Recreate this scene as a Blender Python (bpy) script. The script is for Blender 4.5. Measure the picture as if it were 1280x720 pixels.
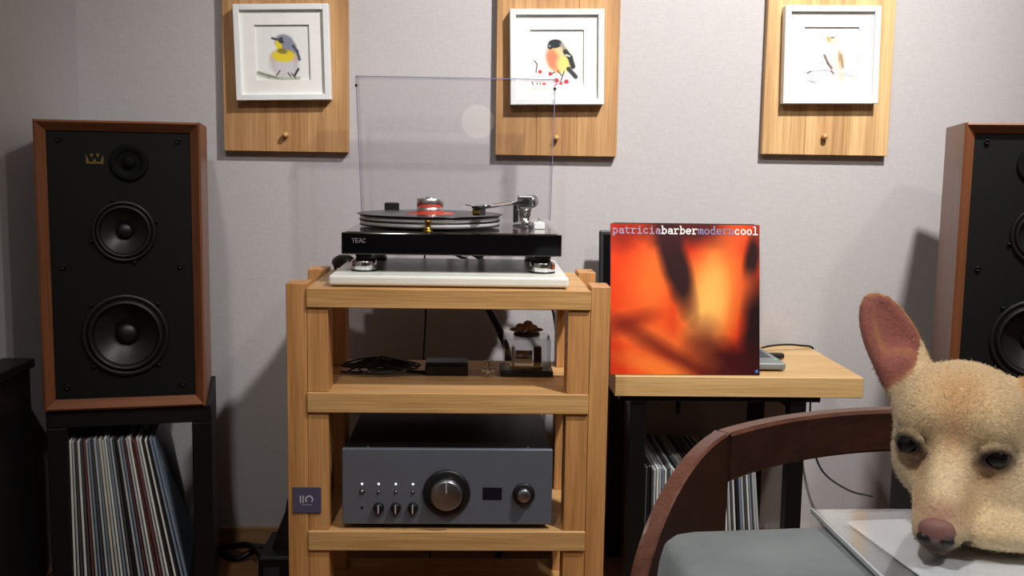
import bpy, bmesh, math, random
import numpy as np
from mathutils import Vector, Matrix
from math import sin, cos, pi, radians as rad

random.seed(7)
for o in list(bpy.data.objects): bpy.data.objects.remove(o)
S = bpy.context.scene
COL = S.collection

# ------------------------------------------------------------------ camera
F_PX, CAM_H = 1300.0, 0.95
YAW, PITCH, ROLL = rad(2.0), rad(7.0), rad(0.9)
fw = Vector((sin(YAW)*cos(PITCH), cos(YAW)*cos(PITCH), -sin(PITCH)))
r0 = Vector((cos(YAW), -sin(YAW), 0)); u0 = r0.cross(fw)
rt = r0*cos(ROLL) + u0*sin(ROLL); up = -r0*sin(ROLL) + u0*cos(ROLL)
cd = bpy.data.cameras.new('camera'); cam = bpy.data.objects.new('camera', cd); COL.objects.link(cam)
cd.sensor_fit = 'HORIZONTAL'; cd.sensor_width = 36.0; cd.lens = 36.0*F_PX/1280.0
cd.clip_start = 0.02
M4 = Matrix((rt, up, -fw)).transposed().to_4x4(); M4.translation = (0, 0, CAM_H)
cam.matrix_world = M4
S.camera = cam

# ------------------------------------------------------------------ world, exposure
w = bpy.data.worlds.new('world'); S.world = w; w.use_nodes = True
w.node_tree.nodes['Background'].inputs[0].default_value = (0.9, 0.95, 1.0, 1)
w.node_tree.nodes['Background'].inputs[1].default_value = 0.02
S.view_settings.view_transform = 'Standard'; S.view_settings.look = 'None'
S.view_settings.gamma = 1.0; S.view_settings.use_curve_mapping = False
S.view_settings.exposure = 0.0

# room dimensions
WALL_Y, LEFT_X, RIGHT_X, REAR_Y, CEIL_Z = 2.49, -0.93, 2.6, -3.6, 2.5

def lamp(name, kind, loc, target, power, color=(1, 1, 1), size=0.1, angle=100, blend=0.6, parent=None):
    l = bpy.data.lights.new(name, kind); o = bpy.data.objects.new(name, l); COL.objects.link(o)
    l.energy = power; l.color = color
    if kind == 'SPOT':
        l.spot_size = rad(angle); l.spot_blend = blend; l.shadow_soft_size = size
    else:
        l.shape = 'DISK'; l.size = size
    o.location = loc
    o.rotation_euler = (Vector(target)-Vector(loc)).to_track_quat('-Z', 'Y').to_euler()
    if parent:
        o.parent = parent; o.location = Vector(loc)-parent.location
    return o

# ------------------------------------------------------------------ helpers
def lin(c):
    c = [x/255.0 for x in c]
    return tuple(x/12.92 if x <= .04045 else ((x+.055)/1.055)**2.4 for x in c)

def nodes(m):
    m.use_nodes = True
    nt = m.node_tree
    return nt, nt.nodes, nt.links, nt.nodes['Principled BSDF']

def mat(name, rgb, rough=.5, metal=0, spec=.5, coat=0, noise=0, nscale=30, bump=0, bscale=200, emit=None, estr=0):
    m = bpy.data.materials.new(name); nt, N, L, b = nodes(m)
    c = lin(rgb)
    b.inputs['Base Color'].default_value = (*c, 1); b.inputs['Roughness'].default_value = rough
    b.inputs['Metallic'].default_value = metal; b.inputs['Specular IOR Level'].default_value = spec
    b.inputs['Coat Weight'].default_value = coat
    tc = N.new('ShaderNodeTexCoord')
    n = N.new('ShaderNodeTexNoise'); n.inputs['Scale'].default_value = nscale; n.inputs['Detail'].default_value = 4
    L.new(tc.outputs['Object'], n.inputs['Vector'])
    r = N.new('ShaderNodeValToRGB'); k = max(noise, .03)
    r.color_ramp.elements[0].position = .3; r.color_ramp.elements[1].position = .7
    r.color_ramp.elements[0].color = (*[x*(1-k) for x in c], 1)
    r.color_ramp.elements[1].color = (*[min(1, x*(1+k)) for x in c], 1)
    L.new(n.outputs['Fac'], r.inputs['Fac']); L.new(r.outputs['Color'], b.inputs['Base Color'])
    if bump:
        n2 = N.new('ShaderNodeTexNoise'); n2.inputs['Scale'].default_value = bscale; n2.inputs['Detail'].default_value = 3
        L.new(tc.outputs['Object'], n2.inputs['Vector'])
        bp = N.new('ShaderNodeBump'); bp.inputs['Strength'].default_value = bump; bp.inputs['Distance'].default_value = .002
        L.new(n2.outputs['Fac'], bp.inputs['Height']); L.new(bp.outputs['Normal'], b.inputs['Normal'])
    if emit:
        b.inputs['Emission Color'].default_value = (*lin(emit), 1); b.inputs['Emission Strength'].default_value = estr
    return m

def wood(name, c1, c2, axis=0, rough=.45, scale=1.0, dark=None, spec=.4):
    """grain running along one object axis: stretched noise plus fine pore streaks"""
    m = bpy.data.materials.new(name); nt, N, L, b = nodes(m)
    tc = N.new('ShaderNodeTexCoord')
    def streak(sc, along, det, dist):
        mp = N.new('ShaderNodeMapping')
        v = [sc, sc, sc]; v[axis] = along
        mp.inputs['Scale'].default_value = v
        L.new(tc.outputs['Object'], mp.inputs['Vector'])
        n = N.new('ShaderNodeTexNoise'); n.inputs['Scale'].default_value = 1; n.inputs['Detail'].default_value = det
        n.inputs['Distortion'].default_value = dist
        L.new(mp.outputs['Vector'], n.inputs['Vector'])
        return n
    a = streak(38*scale, 1.6*scale, 3, .8); f = streak(420*scale, 9*scale, 2, .2)
    r = N.new('ShaderNodeValToRGB')
    r.color_ramp.elements[0].position = .34; r.color_ramp.elements[1].position = .66
    r.color_ramp.elements[0].color = (*lin(c1), 1); r.color_ramp.elements[1].color = (*lin(c2), 1)
    L.new(a.outputs['Fac'], r.inputs['Fac'])
    mx = N.new('ShaderNodeMixRGB'); mx.blend_type = 'MULTIPLY'; mx.inputs['Fac'].default_value = .45
    r2 = N.new('ShaderNodeValToRGB'); r2.color_ramp.elements[0].position = .36; r2.color_ramp.elements[1].position = .56
    r2.color_ramp.elements[0].color = (.55, .48, .42, 1); r2.color_ramp.elements[1].color = (1, 1, 1, 1)
    L.new(f.outputs['Fac'], r2.inputs['Fac'])
    L.new(r.outputs['Color'], mx.inputs['Color1']); L.new(r2.outputs['Color'], mx.inputs['Color2'])
    L.new(mx.outputs['Color'], b.inputs['Base Color'])
    b.inputs['Roughness'].default_value = rough; b.inputs['Specular IOR Level'].default_value = spec
    bp = N.new('ShaderNodeBump'); bp.inputs['Strength'].default_value = .15; bp.inputs['Distance'].default_value = .001
    L.new(f.outputs['Fac'], bp.inputs['Height']); L.new(bp.outputs['Normal'], b.inputs['Normal'])
    return m

def clear(name, tint=(.95, .95, .97), refl=1.45, rough=.02):
    """thin clear plastic: transparent body with a fresnel reflection"""
    m = bpy.data.materials.new(name); m.use_nodes = True
    nt = m.node_tree; N, L = nt.nodes, nt.links; N.remove(N['Principled BSDF'])
    t = N.new('ShaderNodeBsdfTransparent'); t.inputs[0].default_value = (*tint, 1)
    g = N.new('ShaderNodeBsdfGlossy'); g.inputs['Roughness'].default_value = rough
    ge = N.new('ShaderNodeNewGeometry'); dt = N.new('ShaderNodeVectorMath'); dt.operation = 'DOT_PRODUCT'
    L.new(ge.outputs['Normal'], dt.inputs[0]); L.new(ge.outputs['Incoming'], dt.inputs[1])
    def mth(op, a, b=0.0):
        q = N.new('ShaderNodeMath'); q.operation = op
        for i, v in enumerate((a, b)):
            if isinstance(v, (int, float)): q.inputs[i].default_value = v
            else: L.new(v, q.inputs[i])
        return q.outputs[0]
    f0 = ((refl-1)/(refl+1))**2
    fr = mth('ADD', mth('MULTIPLY', mth('POWER', mth('SUBTRACT', 1.0, mth('ABSOLUTE', dt.outputs['Value'])), 5.0), 1-f0), f0)
    mx = N.new('ShaderNodeMixShader')
    L.new(fr, mx.inputs[0]); L.new(t.outputs[0], mx.inputs[1]); L.new(g.outputs[0], mx.inputs[2])
    L.new(mx.outputs[0], N['Material Output'].inputs[0])
    return m

def attr_mat(name, rough=.6, bump=0, bscale=300, spec=.3, coat=0, fuzz=0):
    m = bpy.data.materials.new(name); nt, N, L, b = nodes(m)
    a = N.new('ShaderNodeVertexColor'); a.layer_name = 'Col'
    L.new(a.outputs['Color'], b.inputs['Base Color'])
    b.inputs['Roughness'].default_value = rough; b.inputs['Specular IOR Level'].default_value = spec
    b.inputs['Coat Weight'].default_value = coat
    if fuzz: b.inputs['Sheen Weight'].default_value = fuzz
    if bump:
        tc = N.new('ShaderNodeTexCoord'); n = N.new('ShaderNodeTexNoise')
        n.inputs['Scale'].default_value = bscale; n.inputs['Detail'].default_value = 3
        L.new(tc.outputs['Object'], n.inputs['Vector'])
        bp = N.new('ShaderNodeBump'); bp.inputs['Strength'].default_value = bump; bp.inputs['Distance'].default_value = .003
        L.new(n.outputs['Fac'], bp.inputs['Height']); L.new(bp.outputs['Normal'], b.inputs['Normal'])
    return m

class MB:
    """collects shapes; build() links them as ONE mesh object"""
    def __init__(s): s.bm = bmesh.new(); s.sm = False
    def box(s, x0, x1, y0, y1, z0, z1, bev=0, seg=2, mtx=None):
        v = bmesh.ops.create_cube(s.bm, size=1)['verts']
        for q in v:
            q.co = Vector(((x0+x1)/2+q.co.x*(x1-x0), (y0+y1)/2+q.co.y*(y1-y0), (z0+z1)/2+q.co.z*(z1-z0)))
        if bev:
            e = {x for q in v for x in q.link_edges}
            r = bmesh.ops.bevel(s.bm, geom=list(e), offset=bev, segments=seg, profile=.5, affect='EDGES')
            v = list({q for f_ in r['faces'] for q in f_.verts} | {q for q in v if q.is_valid})
        if mtx: bmesh.ops.transform(s.bm, matrix=mtx, verts=v)
        return s
    def lathe(s, prof, c=(0, 0, 0), axis='Z', n=40, cap=True):
        """prof = [(r, h)...] around an axis through c"""
        rings = []
        for r, h in prof:
            ring = []
            for k in range(n):
                a = 2*pi*k/n
                p = {'Z': (r*cos(a), r*sin(a), h), 'Y': (r*cos(a), h, r*sin(a)), 'X': (h, r*cos(a), r*sin(a))}[axis]
                ring.append(s.bm.verts.new(Vector(p)+Vector(c)))
            rings.append(ring)
        for a, b in zip(rings, rings[1:]):
            for k in range(n): s.bm.faces.new((a[k], a[(k+1) % n], b[(k+1) % n], b[k])).smooth = True
        if cap: s.bm.faces.new(rings[0]); s.bm.faces.new(rings[-1])
        return s
    def tube(s, pts, r, n=10, cap=True):
        pts = [Vector(p) for p in pts]; rs = r if isinstance(r, (list, tuple)) else [r]*len(pts)
        rings = []; t = (pts[1]-pts[0]).normalized()
        ref = Vector((0, 0, 1)) if abs(t.z) < .9 else Vector((1, 0, 0))
        nrm = t.cross(ref).normalized()
        for i, p in enumerate(pts):
            t = (pts[min(i+1, len(pts)-1)]-pts[max(i-1, 0)]).normalized()
            nrm = (nrm-t*nrm.dot(t)).normalized(); bn = t.cross(nrm)
            rings.append([s.bm.verts.new(p+(nrm*cos(2*pi*k/n)+bn*sin(2*pi*k/n))*rs[i]) for k in range(n)])
        for a, b in zip(rings, rings[1:]):
            for k in range(n): s.bm.faces.new((a[k], a[(k+1) % n], b[(k+1) % n], b[k])).smooth = True
        if cap: s.bm.faces.new(rings[0]); s.bm.faces.new(rings[-1])
        return s
    def prism(s, poly, d0, d1, fn):
        """polygon (a, b) extruded from d0 to d1; fn(a, b, d) -> point"""
        lo = [s.bm.verts.new(fn(a, b, d0)) for a, b in poly]; hi = [s.bm.verts.new(fn(a, b, d1)) for a, b in poly]
        n = len(poly); s.bm.faces.new(lo); s.bm.faces.new(hi)
        for k in range(n): s.bm.faces.new((lo[k], lo[(k+1) % n], hi[(k+1) % n], hi[k]))
        return s
    def sphere(s, c, r, n=16, mtx=None):
        r = r if isinstance(r, (tuple, list)) else (r, r, r)
        v = bmesh.ops.create_uvsphere(s.bm, u_segments=n, v_segments=max(6, n//2+2), radius=1)['verts']
        for q in v: q.co = Vector((q.co.x*r[0], q.co.y*r[1], q.co.z*r[2]))
        if mtx: bmesh.ops.transform(s.bm, matrix=mtx, verts=v)
        for q in v:
            q.co += Vector(c)
            for f_ in q.link_faces: f_.smooth = True
        return s
    def mesh(s, name):
        bmesh.ops.recalc_face_normals(s.bm, faces=s.bm.faces[:])
        me = bpy.data.meshes.new(name); s.bm.to_mesh(me); s.bm.free(); return me
    def build(s, name, m, parent=None, world=False):
        return link(name, s.mesh(name), m, parent, world)

def origin(o):
    v = Vector((0, 0, 0))
    while o: v += o.location; o = o.parent
    return v

def link(name, me, m, parent=None, world=False):
    """world=True: vertices were written in room coordinates, parents carry only translation"""
    o = bpy.data.objects.new(name, me); COL.objects.link(o)
    if m is not None and not me.materials: me.materials.append(m)
    if parent:
        if world: me.transform(Matrix.Translation(-origin(parent)))
        o.parent = parent
    elif world:      # put the origin at the base of the thing
        c = [q.co for q in me.vertices]
        lo = Vector([min(q[i] for q in c) for i in range(3)]); hi = Vector([max(q[i] for q in c) for i in range(3)])
        b = Vector(((lo.x+hi.x)/2, (lo.y+hi.y)/2, lo.z))
        me.transform(Matrix.Translation(-b)); o.location = b
    return o

def tag(o, label, cat, group=None):
    o['label'] = label; o['category'] = cat
    if group: o['group'] = group
    return o

def thing(name, label, cat, loc=(0, 0, 0), rotz=0, group=None):
    o = bpy.data.objects.new(name, None); COL.objects.link(o)
    o.empty_display_size = .05; o.location = loc; o.rotation_euler = (0, 0, rotz)
    return tag(o, label, cat, group)

def struct(name, mb, m, parent=None):
    o = mb.build(name, m, parent, world=bool(parent)); 
    if not parent: o['kind'] = 'structure'
    return o

def copy_tree(o, parent=None):
    c = o.copy(); COL.objects.link(c); c.parent = parent
    for ch in list(o.children): copy_tree(ch, c)
    return c

def bez(pts, n=8):
    """Catmull-Rom through pts"""
    P = [Vector(p) for p in pts]; P = [P[0]*2-P[1]]+P+[P[-1]*2-P[-2]]; out = []
    for i in range(1, len(P)-2):
        for k in range(n):
            t = k/n; a, b, c, d = P[i-1:i+3]
            out.append(.5*((2*b)+(c-a)*t+(2*a-5*b+4*c-d)*t*t+(3*b-a-3*c+d)*t**3))
    out.append(P[-2]); return out

# stroke letters on a 6 x 10 cell, drawn as thin raised ribbons
ARC = lambda cx, cy, rx, ry, a0, a1, n=9: [(cx+rx*cos(rad(a0+(a1-a0)*k/n)), cy+ry*sin(rad(a0+(a1-a0)*k/n))) for k in range(n+1)]
GLY = {
 'p': [[(1, 6), (1.6, 6), (1.6, -2.4)], [(.7, -2.4), (2.6, -2.4)], ARC(3.3, 3, 1.8, 3, 0, 360, 14)],
 'a': [ARC(3, 4.2, 1.8, 1.7, 150, 0, 7)+[(4.8, 0), (5.6, 0)], ARC(3, 1.7, 1.8, 1.7, 0, 360, 12)],
 't': [[(2.2, 8), (2.2, 1.2)]+ARC(3.6, 1.4, 1.4, 1.4, 190, 320, 6), [(.8, 6), (4.8, 6)]],
 'r': [[(.8, 6), (2, 6), (2, 0)], [(.8, 0), (3.8, 0)], ARC(4, 4, 2, 2, 170, 50, 6)],
 'i': [[(1.4, 6), (3, 6), (3, 0)], [(.9, 0), (5.1, 0)], [(2.9, 8.2), (3.1, 8.9)]],
 'c': [ARC(3.1, 3, 2.1, 3, 45, 320, 12)],
 'b': [[(.7, 9.4), (1.5, 9.4), (1.5, 0)], [(.7, 0), (1.5, 0)], ARC(3.3, 3, 1.8, 3, 0, 360, 14)],
 'e': [[(1, 3.1), (5, 3.1)]+ARC(3, 3, 2.1, 3, 5, 320, 14)],
 'm': [[(.3, 6), (1, 6), (1, 0)], ARC(2, 4.7, 1, 1.3, 180, 0, 6)+[(3, 0)], ARC(4, 4.7, 1, 1.3, 180, 0, 6)+[(5, 0), (5.6, 0)]],
 'o': [ARC(3, 3, 2.1, 3, 0, 360, 14)],
 'd': [ARC(2.7, 3, 1.8, 3, 0, 360, 14), [(3.6, 9.4), (4.5, 9.4), (4.5, 0), (5.4, 0)]],
 'n': [[(.7, 6), (1.5, 6), (1.5, 0)], ARC(3, 4.4, 1.5, 1.6, 180, 0, 7)+[(4.5, 0)], [(.7, 0), (2.3, 0)], [(3.7, 0), (5.3, 0)]],
 'l': [[(1.4, 9.4), (3, 9.4), (3, 0)], [(.9, 0), (5.1, 0)]],
 'T': [[(.5, 8), (5.5, 8)], [(3, 8), (3, 0)]],
 'E': [[(5.2, 8), (1, 8), (1, 0), (5.2, 0)], [(1, 4), (4.6, 4)]],
 'A': [[(.4, 0), (3, 8), (5.6, 0)], [(1.4, 2.8), (4.6, 2.8)]],
 'C': [ARC(3.2, 4, 2.4, 4, 45, 315, 12)],
}
def strokes(mb, lines, wd, fn, d0, d1):
    """each polyline becomes flat segments of width wd; fn(a, b, d) -> point"""
    for ln in lines:
        for q_, ((ax, ay), (bx_, by_)) in enumerate(zip(ln, ln[1:])):
            dx, dy = bx_-ax, by_-ay; q = math.hypot(dx, dy) or 1; ex, ey = dx/q*wd*.35, dy/q*wd*.35
            nx, ny = -dy/q*wd/2, dx/q*wd/2
            mb.prism([(ax-ex+nx, ay-ey+ny), (ax-ex-nx, ay-ey-ny), (bx_+ex-nx, by_+ey-ny), (bx_+ex+nx, by_+ey+ny)], d0-.00008*(q_ % 3), d1, fn)
def text(mb, s, x, y, cw, ch, wd, fn, d0, d1):
    for k, chh in enumerate(s):
        strokes(mb, [[(x+(k+p/6)*cw, y+q*ch/10) for p, q in ln] for ln in GLY[chh]], wd, fn, d0, d1)

def picture_grid(name, size_a, size_b, n, colors, fn):
    """flat print: a grid whose vertices carry the picture's own pigment colours"""
    me = bpy.data.meshes.new(name)
    vs = [tuple(fn(size_a*(i/n-.5), size_b*(j/n-.5))) for j in range(n+1) for i in range(n+1)]
    fs = [(j*(n+1)+i, j*(n+1)+i+1, (j+1)*(n+1)+i+1, (j+1)*(n+1)+i) for j in range(n) for i in range(n)]
    me.from_pydata(vs, [], fs)
    at = me.color_attributes.new('Col', 'FLOAT_COLOR', 'POINT')
    c = np.ones(((n+1)**2, 4), dtype=np.float32)
    s = np.clip(colors, 0, 255)/255.0
    c[:, :3] = np.where(s <= .04045, s/12.92, ((s+.055)/1.055)**2.4)
    at.data.foreach_set('color', c.ravel())
    return me

class Paint:
    """soft watercolour marks on an n x n sheet; coordinates u right, v up in 0..1"""
    def __init__(s, n, base):
        g = np.linspace(0, 1, n+1); s.u, s.v = np.meshgrid(g, g); s.n = n
        s.c = np.ones((n+1, n+1, 3))*np.array(base, float)
        rng = np.random.default_rng(3); s.nz = np.zeros((n+1, n+1))
        for k in (3, 6, 12, 24):
            z = rng.random((k+2, k+2)); x = s.u*k; y = s.v*k; i = x.astype(int); j = y.astype(int); fx = x-i; fy = y-j
            s.nz += (z[j, i]*(1-fx)*(1-fy)+z[j, i+1]*fx*(1-fy)+z[j+1, i]*(1-fx)*fy+z[j+1, i+1]*fx*fy-.5)*(4.0/k)**.5
    def _mix(s, a, col): s.c = s.c*(1-a[..., None])+np.array(col, float)*a[..., None]
    def blob(s, cu, cv, ru, rv, ang, col, alpha=1, soft=.2, rag=.15):
        x = s.u-cu; y = s.v-cv; ca, sa = cos(rad(ang)), sin(rad(ang))
        d = np.sqrt(((x*ca+y*sa)/ru)**2+((-x*sa+y*ca)/rv)**2)+s.nz*rag
        s._mix(np.clip((1-d)/soft+.5, 0, 1)*alpha, col); return s
    def line(s, pts, wd, col, alpha=1, soft=.6):
        for (a, b), (c, d) in zip(pts, pts[1:]):
            L2 = (c-a)**2+(d-b)**2+1e-9; t = np.clip(((s.u-a)*(c-a)+(s.v-b)*(d-b))/L2, 0, 1)
            q = np.hypot(s.u-a-t*(c-a), s.v-b-t*(d-b))/wd
            s._mix(np.clip((1-q)/soft+.5, 0, 1)*alpha, col)
        return s
    def flat(s): return s.c.reshape(-1, 3)

# ------------------------------------------------------------------ materials
def wallpaper():
    m = bpy.data.materials.new('linen_wallpaper'); nt, N, L, b = nodes(m)
    tc = N.new('ShaderNodeTexCoord'); hs = []
    for sc in ((60, 60, 420), (420, 420, 60)):
        mp = N.new('ShaderNodeMapping'); mp.inputs['Scale'].default_value = sc
        L.new(tc.outputs['Object'], mp.inputs['Vector'])
        n = N.new('ShaderNodeTexNoise'); n.inputs['Scale'].default_value = 1; n.inputs['Detail'].default_value = 2
        L.new(mp.outputs['Vector'], n.inputs['Vector']); hs.append(n)
    ad = N.new('ShaderNodeMath'); ad.operation = 'ADD'
    L.new(hs[0].outputs['Fac'], ad.inputs[0]); L.new(hs[1].outputs['Fac'], ad.inputs[1])
    r = N.new('ShaderNodeValToRGB'); r.color_ramp.elements[0].position = .3; r.color_ramp.elements[1].position = .7
    hf = N.new('ShaderNodeMath'); hf.operation = 'MULTIPLY'; hf.inputs[1].default_value = .5
    L.new(ad.outputs[0], hf.inputs[0]); L.new(hf.outputs[0], r.inputs['Fac'])
    r.color_ramp.elements[0].color = (*lin((176, 173, 175)), 1); r.color_ramp.elements[1].color = (*lin((186, 183, 185)), 1)
    L.new(r.outputs['Color'], b.inputs['Base Color'])
    bp = N.new('ShaderNodeBump'); bp.inputs['Strength'].default_value = .25; bp.inputs['Distance'].default_value = .001
    L.new(ad.outputs[0], bp.inputs['Height']); L.new(bp.outputs['Normal'], b.inputs['Normal'])
    b.inputs['Roughness'].default_value = .75; b.inputs['Specular IOR Level'].default_value = .25
    return m
M_WALL = wallpaper()
M_CEIL = mat('white_ceiling_paint', (225, 224, 220), .9, bump=.1)
M_FLOOR = wood('floor_wood', (120, 84, 54), (150, 108, 72), 0, .4)
M_BASE = wood('baseboard_wood', (150, 118, 82), (172, 138, 98), 0, .5)
OAKX = wood('rack_oak_x', (192, 148, 92), (212, 170, 114), 0, .42)
OAKZ = wood('rack_oak_z', (184, 132, 78), (206, 154, 98), 2, .42)
DESKX = wood('desk_oak', (196, 158, 104), (214, 180, 126), 0, .4)
PANELZ = wood('panel_oak', (164, 120, 76), (192, 150, 102), 2, .5, scale=.8)
PANELZ2 = wood('panel_oak_light', (176, 134, 88), (222, 184, 132), 2, .5, scale=.6)
WALNUTZ = wood('cabinet_walnut_z', (110, 66, 42), (138, 86, 56), 2, .38)
WALNUTX = wood('cabinet_walnut_x', (110, 66, 42), (138, 86, 56), 0, .38)
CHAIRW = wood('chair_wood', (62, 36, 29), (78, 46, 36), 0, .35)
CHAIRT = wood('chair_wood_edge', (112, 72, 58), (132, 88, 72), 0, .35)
BLACK_BAFFLE = mat('black_baffle', (9, 11, 12), .6, spec=.25, bump=.15, bscale=600)
BLACK_MATT = mat('black_matt', (8, 9, 10), .75, spec=.15)
BLACK_CONE = mat('black_cone', (22, 23, 24), .45)
BLACK_RUBBER = mat('black_rubber', (14, 14, 15), .5)
BLACK_SATIN = mat('black_satin', (13, 13, 15), .45)
BLACK_GLOSS = mat('black_gloss', (8, 8, 9), .06, coat=.6)
BLACK_METAL = mat('black_metal', (14, 14, 15), .4, .3)
DARK_STAND = mat('black_stand', (12, 11, 12), .55, spec=.3)
CHROME = mat('chrome', (215, 216, 218), .14, 1)
SILVER = mat('silver', (170, 172, 176), .3, 1)
BRASS = mat('brass', (190, 150, 70), .25, 1)
GOLD_INK = mat('gold_ink', (150, 122, 62), .4, .6)
WHITE_STONE = mat('white_stone', (226, 228, 222), .3, noise=.04, nscale=12)
CORK = mat('cork', (120, 84, 66), .9, noise=.2, nscale=200)
WHITE_FRAME = mat('white_frame', (226, 230, 232), .45)
WHITE_MAT = mat('white_mat_board', (232, 233, 230), .8)
PAPER = attr_mat('painted_paper', .8)
AMP_FRONT = mat('graphite_aluminium', (116, 124, 138), .34, .5)
AMP_BODY = mat('amp_black_steel', (14, 13, 15), .5)
LCD = mat('dark_display', (16, 16, 34), .15)
LED_W = mat('white_led', (240, 245, 255), .5, emit=(235, 240, 255), estr=2.5)
LED_G = mat('green_led', (40, 220, 40), .5, emit=(40, 230, 40), estr=1.5)
PURPLE = mat('badge_purple_grey', (78, 74, 98), .5)
PALE_INK = mat('badge_pale_ink', (190, 188, 200), .5)
CLEAR_LID = clear('lid_acrylic', (.975, .972, .982), 1.5)
LID_EDGE = mat('lid_edge', (118, 116, 150), .2)
CLEAR_CASE = clear('case_acrylic', (.93, .93, .93), 1.45)

# ------------------------------------------------------------------ the room
struct('floor', MB().box(LEFT_X-.1, RIGHT_X+.1, REAR_Y-.1, WALL_Y+.1, -.1, 0), M_FLOOR)
struct('ceiling', MB().box(LEFT_X-.1, RIGHT_X+.1, REAR_Y-.1, WALL_Y+.1, CEIL_Z, CEIL_Z+.1), M_CEIL)
struct('wall_back', MB().box(LEFT_X-.1, RIGHT_X+.1, WALL_Y, WALL_Y+.1, 0, CEIL_Z), M_WALL)
struct('wall_left', MB().box(LEFT_X-.1, LEFT_X, REAR_Y, WALL_Y, 0, CEIL_Z), M_WALL)
struct('wall_right', MB().box(RIGHT_X, RIGHT_X+.1, REAR_Y, WALL_Y, 0, CEIL_Z), M_WALL)
struct('wall_rear', MB().box(LEFT_X-.1, RIGHT_X+.1, REAR_Y-.1, REAR_Y, 0, CEIL_Z), M_WALL)
struct('baseboard_back', MB().box(LEFT_X, RIGHT_X, WALL_Y-.012, WALL_Y, 0, .047, .003), M_BASE)
struct('baseboard_left', MB().box(LEFT_X, LEFT_X+.012, REAR_Y, WALL_Y-.013, 0, .047, .003), M_BASE)

# ------------------------------------------------------------------ lamps the room has
M_TRIM = mat('lamp_trim', (230, 230, 228), .4)
M_DISC = mat('lamp_glow', (255, 250, 240), .5, emit=(255, 247, 235), estr=14)
def downlight(x, y, target, power, size, angle, blend, label, color=(1, .95, .88), group='recessed ceiling lamps'):
    t = thing('ceiling_lamp', label, 'lamp', (x, y, CEIL_Z-.03), 0, group)
    MB().lathe([(.042, .03), (.06, .03), (.062, .012), (.05, .004), (.042, .006)], n=28).build('trim_ring', M_TRIM, t)
    MB().lathe([(.0405, .010), (.0405, .014)], n=24).build('diffuser', M_DISC, t)
    lamp('lamp_light', 'SPOT', (x, y, CEIL_Z-.05), target, power, color, size, angle, blend, t)
downlight(.86, 1.12, (.46, 2.49, 1.28), 330, .06, 78, 1.0, 'recessed ceiling spot washing the picture wall', (1, .96, .92))
downlight(-.35, .2, (-.3, 1.2, 0), 74, .06, 150, 1, 'recessed ceiling lamp above the seating side')
downlight(1.3, .1, (1.2, .9, 0), 66, .06, 150, 1, 'recessed ceiling lamp above the dining side')
t = thing('pendant_lamp', 'glass globe pendant lamp hanging at the rear of the room', 'lamp', (.0, -1.9, 1.36))
MB().lathe([(max(.001, .105*sin(pi*k/16)), .105-.105*cos(pi*k/16)) for k in range(17)], n=32).build('globe', mat('globe_glow', (255, 236, 205), .4, emit=(255, 236, 208), estr=1.6), t)
MB().tube([(0, 0, .22), (0, 0, CEIL_Z-1.36)], .004).build('cord', BLACK_RUBBER, t)
MB().lathe([(.02, .205), (.022, .25), (.001, .26)], n=20).build('socket', BLACK_SATIN, t)

# ------------------------------------------------------------------ left cabinet against the wall
c = thing('low_cabinet', 'low black cabinet along the side wall next to a speaker stand', 'cabinet', (-.897, 1.5, 0))
MB().box(-.926, -.872, .99, 2.035, .03, .532, .002).build('body', BLACK_SATIN, c, True)
MB().box(-.927, -.864, .985, 2.04, .532, .55, .002).build('top_board', BLACK_SATIN, c, True)
MB().box(-.926, -.878, .995, 2.03, 0, .03).build('plinth', BLACK_SATIN, c, True)

# ------------------------------------------------------------------ speakers
def driver(root, x, z, R, kind):
    """driver facing -Y, its rim on the baffle plane y = .014"""
    y = .0135
    d = MB()
    if kind == 'tweeter':
        d.lathe([(R, y), (R, y-.004), (R*.93, y-.006), (R*.62, y-.002), (R*.45, y+.003)], (x, 0, z), 'Y', 36)
        o = d.build('tweeter', BLACK_MATT, root)
        MB().lathe([(.013, y+.003), (.013, y-.002), (.009, y-.006), (.004, y-.0075), (.001, y-.008)], (x, 0, z), 'Y', 24).build('dome', BLACK_MATT, o)
        return
    d.lathe([(R*1.0, y), (R*1.0, y-.004), (R*.97, y-.006), (R*.9, y-.006), (R*.885, y-.003)], (x, 0, z), 'Y', 48, False)
    o = d.build('woofer' if kind == 'woofer' else 'midrange_driver', BLACK_SATIN, root)
    # rubber roll
    pr = [(R*(.885-.17*k/8), y-.003-.007*sin(pi*k/8)*R/.06) for k in range(9)]
    MB().lathe(pr, (x, 0, z), 'Y', 48, False).build('surround', BLACK_RUBBER, o)
    cd_ = R*.30
    MB().lathe([(R*.715, y-.002), (R*.55, y+cd_*.38), (R*.38, y+cd_*.75), (R*.27, y+cd_*.95)], (x, 0, z), 'Y', 48, False).build('cone', BLACK_CONE, o)
    q = R*.27
    MB().lathe([(q, y+cd_*.93), (q*.95, y+cd_*.7), (q*.75, y+cd_*.5), (q*.4, y+cd_*.36), (.001, y+cd_*.32)], (x, 0, z), 'Y', 32).build('dust_cap', BLACK_SATIN, o)
    for k in range(4):
        a = pi/4+k*pi/2 if kind == 'woofer' else k*pi/2+.3
        MB().lathe([(.0032, y), (.0032, y-.005), (.001, y-.006)], (x+R*1.06*cos(a), 0, z+R*1.06*sin(a)), 'Y', 10).build('screw', BLACK_METAL, o)

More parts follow.
